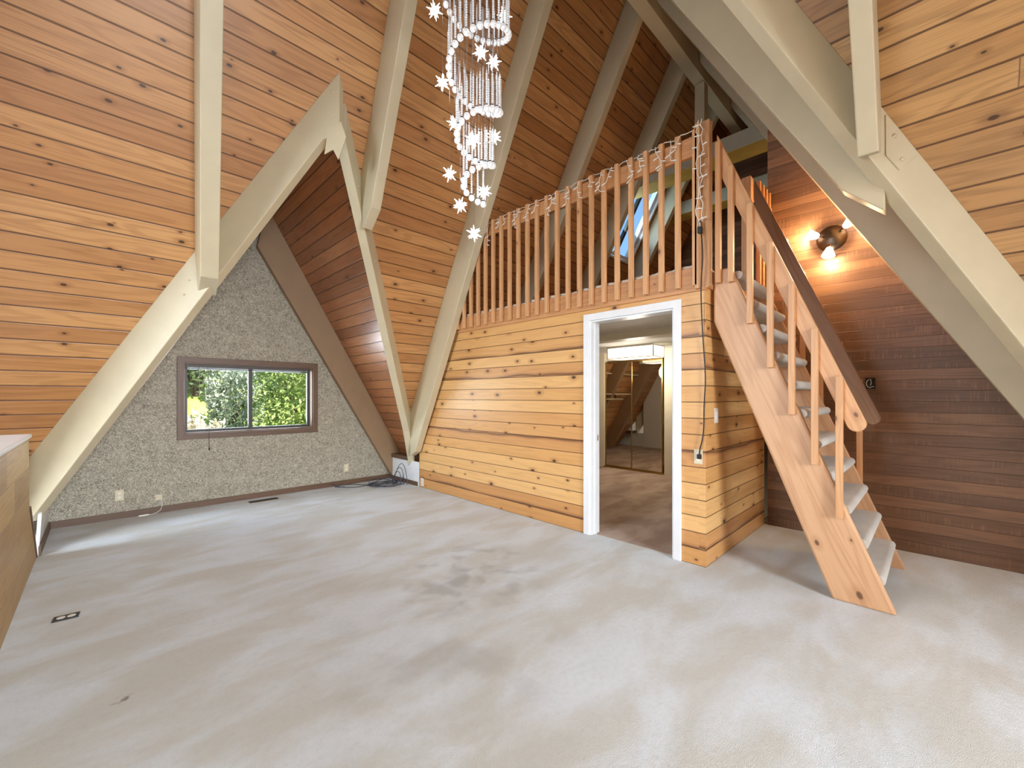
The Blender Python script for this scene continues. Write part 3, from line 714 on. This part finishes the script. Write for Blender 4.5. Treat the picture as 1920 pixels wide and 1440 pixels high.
cp = [(XL - .075, YS + .012, 2.60), (XL - .076, YS + .0, 2.50), (XL - .076, YS - .005, 2.36), (XL - .07, YS + .008, 2.2), (XL - .04, YS + .018, 2.0), (XL - .02, YS + .012, 1.74), (XL - .018, YS - .0, 1.55), (XL - .02, YS - .004, 1.42), (XL - .018, YS + .006, 1.25), (XL - .02, YS + .008, 1.08), (XL - .02, YS + .02, .98), (XL - .022, YS + .035, .92), (XL - .02, YS + .042, .87)]
def smoothpts(P, n=6):
    P = [Vector(p) for p in P]; out = []
    for i in range(len(P) - 1):
        a, b, c, d = P[max(i - 1, 0)], P[i], P[i + 1], P[min(i + 2, len(P) - 1)]
        for j in range(n):
            t = j / n
            out.append(.5 * ((2 * b) + (c - a) * t + (2 * a - 5 * b + 4 * c - d) * t * t + (3 * b - a - 3 * c + d) * t ** 3))
    return out + [P[-1]]
MB().tube(smoothpts(cp), .0045, 6).build('cable', 'black', cord, smooth=True)
MB().box(XL - .09, XL - .055, YS + .0, YS + .03, 2.56, 2.61).build('socket_end', 'black', cord, bevel=.004)
MB().box(XL - .035, XL - .009, YS + .028, YS + .056, .835, .872).build('plug', 'black', cord, bevel=.004)

# ------------------------------------------------------------------ outlets, switch, register
def outlet(label, loc, ax, mat='ivory', w=.07, h=.115, slots=True, name='wall_outlet'):
    """ax: outward normal 'x','-x','y','-y','z'"""
    o = thing(name, label, 'outlet', loc); p = Vector(loc)
    nrm = {'-x': Vector((-1, 0, 0)), '-y': Vector((0, -1, 0)), 'z': Vector((0, 0, 1))}[ax]
    a = {'-x': Vector((0, 1, 0)), '-y': Vector((1, 0, 0)), 'z': Vector((.99, -.05, 0))}[ax]; b = nrm.cross(a) if ax != 'z' else Vector((.05, .99, 0))
    if ax != 'z': b = Vector((0, 0, 1))
    MB().prism([(-w / 2, -h / 2), (w / 2, -h / 2), (w / 2, h / 2), (-w / 2, h / 2)], p, a, b, nrm, .0005, .007).build('cover_plate', mat, o, bevel=.002)
    return o, p, a, b, nrm
def sockets(o, p, a, b, n, mat, horiz=False, dark='black'):
    for sgn in (-1, 1):
        c = p + (a if horiz else b) * (.022 * sgn)
        MB().prism([(.015 * math.cos(t * PI / 6), .013 * math.sin(t * PI / 6)) for t in range(12)], c, a, b, n, .007, .009).build('receptacle', mat, o)
o, p, a, b, n = outlet('ivory outlet at lower left of the wallpapered wall', (.15, YW, .25), '-y'); sockets(o, p, a, b, n, 'plastic')
o, p, a, b, n = outlet('small ivory outlet at lower right of the wallpapered wall', (2.618, YW, .25), '-y'); sockets(o, p, a, b, n, 'plastic')
o, p, a, b, n = outlet('square phone jack with a dangling lead near the baseboard', (.476, YW, .175), '-y', w=.06, h=.06, name='phone_jack')
MB().tube(smoothpts([(.49, YW - .012, .16), (.50, YW - .03, .11), (.485, YW - .05, .04), (.43, YW - .06, .012), (.38, YW - .065, .008)]), .003, 6).build('lead', 'plastic', o)
MB().box(.30, .385, YW - .075, YW - .053, .002, .018).build('inline_plug', 'plastic', o, bevel=.003)
o, p, a, b, n = outlet('white outlet at the floor by the left end of the pine wall', (XL, 5.22, .075), '-x', 'plastic'); sockets(o, p, a, b, n, 'ivory')
o, p, a, b, n = outlet('outlet with a black plug beside the doorway casing', (XL, YS + .055, .85), '-x', 'ivory', w=.065); sockets(o, p, a, b, n, 'plastic')
sw = thing('light_switch', 'white rocker light switch on the short pine side wall', 'switch', (3.532, YS, 1.166))
MB().box(3.492, 3.572, YS - .007, YS - .0005, 1.106, 1.226).build('cover_plate', 'plastic', sw, bevel=.003)
MB().box(3.516, 3.548, YS - .012, YS - .007, 1.133, 1.199).build('rocker', 'white', sw, bevel=.003)
jb = thing('junction_box', 'open black junction box with loose wire on cedar wall', 'electrical box', (XD, .409, 1.434))
m = MB(); yc, zc = .409, 1.434
for (ya, yb, za, zb) in ((-.034, -.029, -.05, .05), (.029, .034, -.05, .05), (-.029, .029, -.05, -.045), (-.029, .029, .045, .05)): m.box(XD - .012, XD - .0005, yc + ya, yc + yb, zc + za, zc + zb)
m.box(XD - .004, XD - .0005, yc - .029, yc + .029, zc - .045, zc + .045)
m.build('box', 'black', jb)
MB().tube([(XD - .008, yc - .026, zc - .028), (XD - .012, yc - .005, zc - .03)] + [(XD - .014, yc + .026 * math.sin(t * .55 - .6) , zc + .038 * -math.cos(t * .55 - .6)) for t in range(1, 8)] + [(XD - .014, yc - .006, zc + .0), (XD - .014, yc + .0, zc - .018)], .0022, 6).build('wire', 'plastic', jb)
fo = thing('floor_outlet', 'black floor outlet plate with two white sockets in the carpet', 'outlet', (-.143, 3.645, 0))
d1 = Vector((.995, -.09, 0)); d2 = Vector((.09, .995, 0)); pf = Vector((-.143, 3.645, 0))
MB().prism([(-.056, -.036), (.056, -.036), (.056, .036), (-.056, .036)], pf, d1, d2, (0, 0, 1), .0005, .006).build('cover_plate', 'black', fo, bevel=.002)
for sgn in (-1, 1): MB().prism([(.019 * math.cos(t * PI / 8), .017 * math.sin(t * PI / 8)) for t in range(16)], pf + d1 * (.022 * sgn), d1, d2, (0, 0, 1), .006, .008).build('receptacle', 'plastic', fo)
rg = thing('floor_register', 'bronze slotted floor register near the baseboard', 'vent', (1.475, 5.967, 0))
m = MB(); m.box(1.315, 1.635, 5.925, 5.934, .0005, .008); m.box(1.315, 1.635, 6.0, 6.009, .0005, .008); m.box(1.315, 1.327, 5.934, 6.0, .0005, .008); m.box(1.623, 1.635, 5.934, 6.0, .0005, .008)
m.build('frame', 'bronze', rg)
MB().box(1.327, 1.623, 5.934, 6.0, .0003, .0015).build('opening', 'black', rg)
m = MB()
for i in range(24): m.box(1.331 + i * .0122, 1.336 + i * .0122, 5.934, 6.0, .0015, .006)
m.build('grille', 'bronze', rg)

# ------------------------------------------------------------------ coil of cable on the floor
cc = thing('cable_coil', 'tangled coil of dark cable on the carpet by the right knee wall', 'cable', (3.05, 5.75, 0))
rr = random.Random(5); P = []
for i in range(170):
    t = i / 24 * 2 * PI * .97
    kx = .21 + .07 * math.sin(i * .047); ky = .17 + .06 * math.sin(i * .061 + 1)
    cx0, cy0 = 3.02 + .06 * math.sin(i * .037), 5.72 + .06 * math.cos(i * .029)
    P.append((min(3.285, cx0 + kx * math.cos(t)), cy0 + ky * math.sin(t), .008 + .03 * (i / 170) + .055 * max(0, math.sin(t * .5 + i * .05)) ** 2))
P = P[::-1]
tail = [(2.86, 5.88, .012), (2.72, 5.86, .008), (2.58, 5.90, .007), (2.45, 6.0, .02), (2.38, 6.12, .06)]
m = MB(); m.tube(smoothpts(P + tail, 3), .0045, 6)
m.build('cable_turns', 'cable', cc, smooth=True)
m = MB()
for q in range(3):
    r = .20 - .04 * q; o = Vector((3.20 - .02 * q, 5.60 + .02 * q, .0))
    loop = [o + Vector((.04 * math.sin(a) - .10 * (1 - math.cos(a)) * .3, -.16 * math.cos(a) * (r / .2), .02 + r * .95 * (1 - math.cos(2 * a)) / 2 * 1.55)) for a in [PI * j / 16 for j in range(17)]]
    m.tube(loop, .0045, 6)
m.build('standing_loop', 'cable', cc, smooth=True)
MB().tube(smoothpts([(2.86, 5.80, .008), (2.75, 5.98, .007), (2.66, 6.10, .008), (2.5, 6.13, .012), (2.42, 6.08, .007), (2.52, 6.0, .007)]), .0055, 6).build('loose_end', 'cable', cc, smooth=True)

# ------------------------------------------------------------------ wall lamp on the cedar wall
lp = Vector((XD, .685, 2.80))
lamp = thing('wall_spotlight', 'round bronze three light wall lamp glowing on cedar wall', 'lamp', lp)
MB().lathe([(.118, 0.001), (.118, .012), (.10, .030), (.06, .043), (.015, .048), (.001, .049)], lp, (-1, 0, 0), 32).build('canopy', 'bronze', lamp, smooth=True)
MB().lathe([(.006, .046), (.006, .058), (.001, .06)], lp, (-1, 0, 0), 10).build('finial', 'bronze', lamp)
LAMPS = []
for (dy, dz) in ((.115, .035), (.01, -.13), (-.125, .075)):
    d = Vector((0, dy, dz)).normalized(); root = lp + Vector((-.035, dy * .55, dz * .55)); tip = lp + Vector((-.07, dy * .85, dz * .85))
    MB().tube([root, root + Vector((-.02, 0, 0)), tip], .009, 8).build('arm', 'bronze', lamp, smooth=True)
    ax = (d + Vector((-.35, 0, 0))).normalized()
    sh = MB().lathe([(.016, -.012), (.026, 0), (.036, .03), (.052, .074), (.050, .074), (.02, .02)], tip, ax, 20).build('glass_shade', 'shade', lamp, smooth=True)
    sh['label'] = 'glowing frosted glass shade'
    LAMPS.append((tip + ax * .10, ax))

# ------------------------------------------------------------------ bedroom: mirrored doors, shelves, ceiling light
for (ya, yb, lab, x) in ((3.215, 3.80, 'right mirrored wardrobe door with slim brass frame', 6.72), (3.775, 4.355, 'left mirrored wardrobe door reflecting shelves', 6.755)):
    d = thing('mirror_door', lab, 'wardrobe door', (x, (ya + yb) / 2, .02), 'mirrored wardrobe doors')
    MB().px([(ya + .018, .04), (yb - .018, .04), (yb - .018, 1.93), (ya + .018, 1.93)], x, x + .008).build('mirror', 'mirror', d)
    m = MB(); m.box(x - .006, x + .014, ya, ya + .018, .02, 1.95); m.box(x - .006, x + .014, yb - .018, yb, .02, 1.95)
    m.box(x - .006, x + .014, ya + .018, yb - .018, .02, .04); m.box(x - .006, x + .014, ya + .018, yb - .018, 1.93, 1.95)
    m.build('frame', 'brass', d)
struct(MB().box(6.70, 6.80, 3.2, 4.36, 0.0, .018).build('trim_door_track', 'brass'), 'brass floor track of the mirrored doors', 'trim')
def shelf(x0, x1, z, lab, rod=None):
    s = thing('closet_shelf', lab, 'shelf', ((x0 + x1) / 2, 4.9, z), 'closet shelves')
    yb = max(4.87, YA - (z + .02) / T - .01)
    for xa, xb in ((x0, 5.625), (5.735, x1)): MB().box(xa, xb, 4.85, yb, z, z + .02).build('board', 'cream', s)
    if rod:
        MB().tube([(rod, 4.90, z - .10), (x1 - .1, 4.90, z - .10)], .016, 10).build('hanging_rod', 'beam', s, smooth=True)
        MB().lathe([(.022, 0), (.022, .02)], (rod, 4.90, z - .10), (-1, 0, 0), 12).build('rod_end', 'chrome', s)
        MB().box(rod + .3, rod + .32, 4.885, 4.915, z - .10, z).build('rod_bracket', 'chrome', s)
shelf(4.53, 7.59, 1.79, 'upper closet shelf seen left of and in the wardrobe mirrors')
shelf(4.95, 7.59, 1.35, 'lower closet shelf with hanging rod seen in the wardrobe mirror', 5.2)
bx = thing('crystal_ceiling_light', 'glowing rectangular crystal ceiling light in the bedroom', 'ceiling light', (6.15, 3.40, 2.12))
MB().box(5.96, 6.32, 3.02, 3.80, 2.10, 2.119).build('canopy', 'chrome', bx)
m = MB()
for (xx, yy) in ((5.96, 3.0), (6.32, 3.0), (5.96, 3.80), (6.32, 3.80)): m.box(xx - .006, xx + .006, yy - .006, yy + .006, 1.93, 2.119)
for z in (1.93, 2.10):
    m.box(5.954, 5.966, 3.006, 3.794, z - .005, z + .005); m.box(6.314, 6.326, 3.006, 3.794, z - .005, z + .005)
    m.box(5.966, 6.314, 2.994, 3.006, z - .005, z + .005); m.box(5.966, 6.314, 3.794, 3.806, z - .005, z + .005)
m.build('frame', 'chrome', bx)
m = MB(); rr = random.Random(2)
for i in range(34):
    y0 = 3.012 + i * .0229
    for x in (5.972, 6.308):
        m.prism([(y0, 1.935), (y0 + .011, 1.93), (y0 + .021, 1.935), (y0 + .021, 2.095), (y0, 2.095)], (0, 0, 0), (0, 1, 0), (0, 0, 1), (1, 0, 0), x - .005 - .004 * (i % 2), x + .005)
for i in range(15):
    x0 = 5.975 + i * .0225
    for y in (3.01, 3.79): m.prism([(x0, 1.935), (x0 + .01, 1.93), (x0 + .02, 1.935), (x0 + .02, 2.095), (x0, 2.095)], (0, 0, 0), (1, 0, 0), (0, 0, 1), (0, 1, 0), y - .005, y + .005)
m.build('crystal_prisms', 'lightbox', bx)

# ------------------------------------------------------------------ spiral chandelier
CX, CY = 1.89, RY
ch = thing('spiral_chandelier', 'tall spiral crystal chandelier with glowing balls and stars', 'chandelier', (CX, CY, 5.58))
MB().lathe([(.34, 0), (.34, .03), (.05, .04), (.02, .05)][::1], (CX, CY, 5.545), n=40).build('canopy', 'chrome', ch, smooth=True)
def helix(q):
    """q from 0 (top) to 1: angle, radius, z of the ball"""
    if q < 0: q = 0
    ks = [(-1.6, .30, 5.05), (-1.0, .275, 4.52), (0.0, .225, 3.86), (1.0, .165, 3.31), (2.0, .115, 2.94), (2.9, .075, 2.68)]
    t = -1.6 + 4.5 * q
    for i in range(len(ks) - 1):
        if t <= ks[i + 1][0] + 1e-9:
            f = (t - ks[i][0]) / (ks[i + 1][0] - ks[i][0])
            return t, ks[i][1] + f * (ks[i + 1][1] - ks[i][1]), ks[i][2] + f * (ks[i + 1][2] - ks[i][2])
    return t, .075, 2.68
# one strand of each kind: thin wire, beaded length, crystal ball at the end
bead = MB()
for i in range(13): bead.ball((0, 0, .035 + i * .0165), .0085, 6, 4)
bead.tube([(0, 0, .02), (0, 0, .28)], .0012, 4)
for i in (0, 12): bead.ball((0, 0, .03 + i * .0185), .006, 6, 3)
bead_o = bead.build('bead_chain', 'crystal', None, smooth=True)
ball_o = MB().ball((0, 0, 0), .0215, 12, 8, 1.08).build('crystal_ball', 'crystal_ball', None, smooth=True)
cap_o = MB().lathe([(.009, 0), (.009, .008), (.003, .014)], (0, 0, .02), n=8).build('ball_cap', 'black', None)
bead_o.parent = ball_o; cap_o.parent = ball_o
QS = [0.0]; q = 0.0
while True:                                 # one strand every 4.6 cm along the spiral
    t, r, z = helix(q); q += .046 / (2 * PI * r * 4.5)
    if q > 1.0: break
    QS.append(q)
wires = MB()
for i, q in enumerate(QS):
    t, r, z = helix(q); ang = 2 * PI * t + PI * .28
    x, y = r * math.cos(ang), -r * math.sin(ang)
    b = ball_o if i == 0 else ball_o.copy()
    if i: COL.objects.link(b)
    b.parent = ch; b.location = (x, y, z - 5.58)
    if i:
        for c0 in (bead_o, cap_o):
            c = c0.copy(); COL.objects.link(c); c.parent = b
    wires.tube([(CX + x, CY + y, z + .27), (CX + x, CY + y, 5.55)], .0011, 4)
wo = wires.build('suspension_wires', 'chrome', ch); wo['kind'] = 'stuff'
print('strands', len(QS))
# stars (on the view-facing positions read from the photograph)
def star_mesh(R=.058):
    m = MB(); g = (1 + 5 ** .5) / 2
    dirs = []
    for a in (-1, 1):
        for b in (-1, 1): dirs += [(0, a, b * g), (a, b * g, 0), (b * g, 0, a)]
    for d in dirs:
        m.lathe([(.0095, .010), (.0012, R)], (0, 0, 0), d, 5)
    for a in (-1, 1):
        for b in (-1, 1):
            for c in (-1, 1): m.lathe([(.0075, .010), (.001, R * .7)], (0, 0, 0), (a, b, c), 4)
    m.ball((0, 0, 0), .015, 8, 6)
    return m
sm = None
FW = Vector((.702, .712, 0)); RT = Vector((.712, -.702, 0))
stars = [(-.02 + .26, 3.80, -.22), (.255, 3.58, .0), (-.2, 3.26, -.08), (-.12, 2.96 + .05, -.15), (.03, 2.735 + .06, -.2), (.19, 2.80, .02), (-.14, 2.53 + .02, .04), (.105, 2.43 - .0, -.06), (-.045, 2.36, -.08), (.045, 2.19, .0),
         (-.30, 4.55, -.1), (.28, 4.9, .05), (.05, 4.35, -.28)]
ST = [(901, 98), (926, 117), (830, 155), (852, 231), (887, 262), (927, 257), (843, 326), (908, 359), (863, 385), (889, 438), (815, 20), (946, 30)]
for i, (u, v) in enumerate(ST):
    dep = 3.0 + (-.12, .1, -.1, .05, -.17, .08, .02, .0, -.05, .0, -.1, .1)[i]
    P = Vector((0, 0, 1.3248)) + dep * (FW + RT * ((u - 960) / 783.56) + Vector((0, 0, 1)) * ((741.98 - v) / 783.56))
    if sm is None:
        sm = star_mesh().build('star', 'star', ch, P - Vector((CX, CY, 5.58)))
        for vtx in sm.data.vertices: vtx.co += P     # built at the world origin
        s = sm
    else:
        s = sm.copy(); COL.objects.link(s); s.location = P - Vector((CX, CY, 5.58))
    s.rotation_euler = (i * .7, i * 1.3, i * .4)
m = MB()
for i, (u, v) in enumerate(ST):
    dep = 3.0 + (-.12, .1, -.1, .05, -.17, .08, .02, .0, -.05, .0, -.1, .1)[i]
    P = Vector((0, 0, 1.3248)) + dep * (FW + RT * ((u - 960) / 783.56) + Vector((0, 0, 1)) * ((741.98 - v) / 783.56))
    m.tube([P, (P.x, P.y, 5.55)], .0009, 4)
m.build('star_wires', 'chrome', ch)

# ------------------------------------------------------------------ outside: slope with shrubs
def leafmat(name, c1, c2, c3):
    k = N(name); n = k.noise(k.obj(), 3.0, 3); n2 = k.noise(k.obj(), 22.0, 2)
    c = k.mix(k.step(n, .35, .65), c1, c2); c = k.mix(k.M('MULTIPLY', k.step(n2, .5, .7), .7), c, c3)
    k.fin(c, .6, 0, .3); return k.m
MT['grass'] = leafmat('meadow_grass', S(150, 176, 84), S(196, 206, 128), S(108, 140, 60))
MT['leaf_green'] = leafmat('green_leaves', S(126, 158, 80), S(190, 206, 134), S(58, 90, 46))  # darkest tone deepened to paint shading into the foliage
MT['leaf_grey'] = leafmat('grey_green_leaves', S(142, 160, 138), S(200, 210, 192), S(80, 106, 92))
MT['leaf_dry'] = leafmat('dry_pale_twigs', S(206, 196, 170), S(238, 230, 210), S(140, 128, 104))
MT['bark'] = plain('bark', S(96, 80, 64), .9, var=.2, scale=20)
m = MB(); nx, ny = 22, 14
hz = lambda x, y: -.75 + max(0, y - 7.2) * .16 + max(0, y - 11.5) * .45 + .12 * math.sin(x * 1.3 + y) + .1 * math.sin(y * 2.1 - x)
G = [[(-10 + 24 * i / nx, 6.9 + 16 * j / ny) for i in range(nx + 1)] for j in range(ny + 1)]
for j in range(ny):
    for i in range(nx):
        q = [G[j][i], G[j][i + 1], G[j + 1][i + 1], G[j + 1][i]]
        m.face([(x, y, hz(x, y)) for x, y in q], [(x, y) for x, y in q])
struct(m.build('ground', 'grass'), 'sunlit grassy slope outside the window', 'ground')
def shrub(name, label, x, y, rx, ry, rz, mat, n, leaf, seed, up=.3, group=None):
    rr = random.Random(seed); zb = hz(x, y)
    o = thing(name, label, 'shrub', (x, y, zb), group)
    f = MB()
    for i in range(n):
        th = rr.uniform(0, 2 * PI); ph = math.acos(rr.uniform(-1, 1)); r = rr.uniform(.55, 1.0) * (1 + .22 * math.sin(3 * th + seed) * math.sin(2 * ph))
        c = Vector((x + rx * r * math.sin(ph) * math.cos(th), y + ry * r * math.sin(ph) * math.sin(th), zb + rz * (1 + r * math.cos(ph)) * .98 + .05))
        d = Vector((rr.gauss(0, 1), rr.gauss(0, 1), rr.gauss(0, 1) + up)).normalized(); e = d.orthogonal().normalized()
        e = (e * math.cos(th) + d.cross(e) * math.sin(th)); s = leaf * rr.uniform(.6, 1.4)
        f.face([c - d * s, c + e * s * .35, c + d * s, c - e * s * .35], [(0, 0)] * 4)
    f.build('foliage', mat, o)
    t = MB()
    for i in range(5):
        a = i * 1.26 + seed; t.tube([(x + .04 * math.cos(a), y + .04 * math.sin(a), zb - .03), (x + rx * .3 * math.cos(a), y + ry * .3 * math.sin(a), zb + rz * .8), (x + rx * .55 * math.cos(a), y + ry * .55 * math.sin(a), zb + rz * 1.4)], [.03, .02, .008], 6)
    t.build('stems', 'bark', o)
G1 = 'shrubs on the slope outside the window'
shrub('shrub', 'leafy bright green shrub filling the right window pane', 3.52, 10.2, 1.25, 1.0, 1.35, 'leaf_green', 5200, .075, 1, group=G1)
shrub('shrub', 'low yellow green bush at the bottom right of the window', 3.0, 8.15, .62, .45, .40, 'leaf_green', 2200, .05, 2, group=G1)
shrub('shrub', 'pale dry bush in the middle of the left pane', 1.05, 9.6, .72, .6, .72, 'leaf_dry', 3200, .065, 3, .9, group=G1)
shrub('shrub', 'grey green bush left of the mullion', 2.35, 11.85, .62, .45, .95, 'leaf_grey', 3000, .065, 4, .6, group=G1)
shrub('shrub', 'grey green bush at the far left of the window', .35, 11.6, .6, .55, 1.1, 'leaf_grey', 3000, .065, 6, .6, group=G1)
shrub('shrub', 'tall grey green thicket along the top of the left pane', 1.8, 13.7, 1.15, .9, 1.7, 'leaf_grey', 4200, .10, 7, .4, group=G1)
shrub('shrub', 'pale sunlit thicket at top left of the window', -.6, 15.4, 1.2, .8, 1.7, 'leaf_dry', 3600, .10, 8, .6, group=G1)
shrub('shrub', 'green tree crown behind the right pane', 5.7, 13.5, 1.9, 1.2, 2.4, 'leaf_green', 5200, .11, 9, group=G1)
shrub('shrub', 'small dark bush at the lower left of the left pane', 1.62, 8.3, .40, .33, .40, 'leaf_grey', 1600, .045, 10, .8, group=G1)

# ------------------------------------------------------------------ light
def area(name, loc, rot, sx, sy, power, col, spread=180):
    l = bpy.data.lights.new(name, 'AREA'); l.shape = 'RECTANGLE'; l.size = sx; l.size_y = sy; l.energy = power; l.color = col; l.spread = math.radians(spread)
    o = bpy.data.objects.new(name, l); COL.objects.link(o); o.location = loc; o.rotation_euler = rot
    return o
def point(name, loc, power, col, r=.05):
    l = bpy.data.lights.new(name, 'POINT'); l.energy = power; l.color = col; l.shadow_soft_size = r
    o = bpy.data.objects.new(name, l); COL.objects.link(o); o.location = loc
    return o
def spot(name, loc, d, power, col, ang, r=.03):
    l = bpy.data.lights.new(name, 'SPOT'); l.energy = power; l.color = col; l.spot_size = ang; l.spot_blend = .8; l.shadow_soft_size = r
    o = bpy.data.objects.new(name, l); COL.objects.link(o); o.location = loc
    o.rotation_euler = Vector(d).to_track_quat('-Z', 'Y').to_euler(); return o
area('assumed_left_gable_light', (X0 - .5, 3.0, 2.7), Vector((.80, .12, -.60)).to_track_quat('-Z', 'Y').to_euler(), 3.0, 3.0, 480, (.80, .90, 1.0), 120)  # daylight assumed through the unseen left gable, tilted down onto the carpet
area('added_rear_window_light', (0.0, Y0 - .5, 2.3), Vector((-.28, .85, -.58)).to_track_quat('-Z', 'Y').to_euler(), 2.6, 2.1, 1150, (.84, .92, 1.0), 122)  # unseen light added behind the camera, aimed to brighten the left boards
area('daylight_papered_window', (1.42, YW + .35, 1.35), (-PI / 2, 0, 0), 1.35, .8, 60, (.78, .88, 1.0))
area('daylight_skylight', (6.29, YA - 4.25 / T + .35, 4.25 + .22), (-PI / 2 + math.radians(-30), 0, 0), .7, 1.1, 22, (.78, .88, 1.0))
point('chandelier_glow', (CX, CY, 5.3), 1.5, (.95, .97, 1.0), .14)
for (p, d) in LAMPS: point('wall_lamp_bulb', p + Vector((-.03, 0, 0)), 20, (1.0, .68, .38), .03)
point('assumed_loft_light', (6.9, 1.2, 3.3), 14, (1.0, .72, .45), .06)  # unseen warm light assumed in the loft, no fixture built
point('bedroom_light', (6.14, 3.40, 1.75), 38, (1.0, .90, .76), .15)
sun = bpy.data.lights.new('sun', 'SUN'); sun.energy = 12; sun.angle = .01; sun.color = (1, .95, .86)
so = bpy.data.objects.new('sun', sun); COL.objects.link(so); so.rotation_euler = Vector((-.45, .55, -.75)).to_track_quat('-Z', 'Y').to_euler()

w = bpy.data.worlds.new('sky'); SC.world = w; w.use_nodes = True
nt = w.node_tree; bg = nt.nodes['Background']
st_ = nt.nodes.new('ShaderNodeTexSky'); st_.sky_type = 'NISHITA'; st_.sun_disc = False; st_.sun_elevation = math.radians(48); st_.sun_rotation = math.radians(140)
nt.links.new(st_.outputs[0], bg.inputs[0]); bg.inputs[1].default_value = .3

# ------------------------------------------------------------------ camera
cam = bpy.data.cameras.new('camera'); co = bpy.data.objects.new('camera', cam); COL.objects.link(co)
cam.sensor_width = 36; cam.lens = 783.56 * 36 / 1920; cam.shift_y = 21.98 / 1920; cam.clip_start = .02; cam.clip_end = 200
co.location = (0, 0, 1.3248); co.rotation_euler = (PI / 2, 0, .7924 - PI / 2)
SC.camera = co
SC.view_settings.view_transform = 'Standard'; SC.view_settings.look = 'None'; SC.view_settings.gamma = 1.0
SC.view_settings.use_curve_mapping = False; SC.view_settings.exposure = -0.25
SC.cycles.use_denoising = True; SC.cycles.max_bounces = 8; SC.cycles.diffuse_bounces = 5; SC.cycles.transparent_max_bounces = 12
SC.cycles.sample_clamp_indirect = 6.0
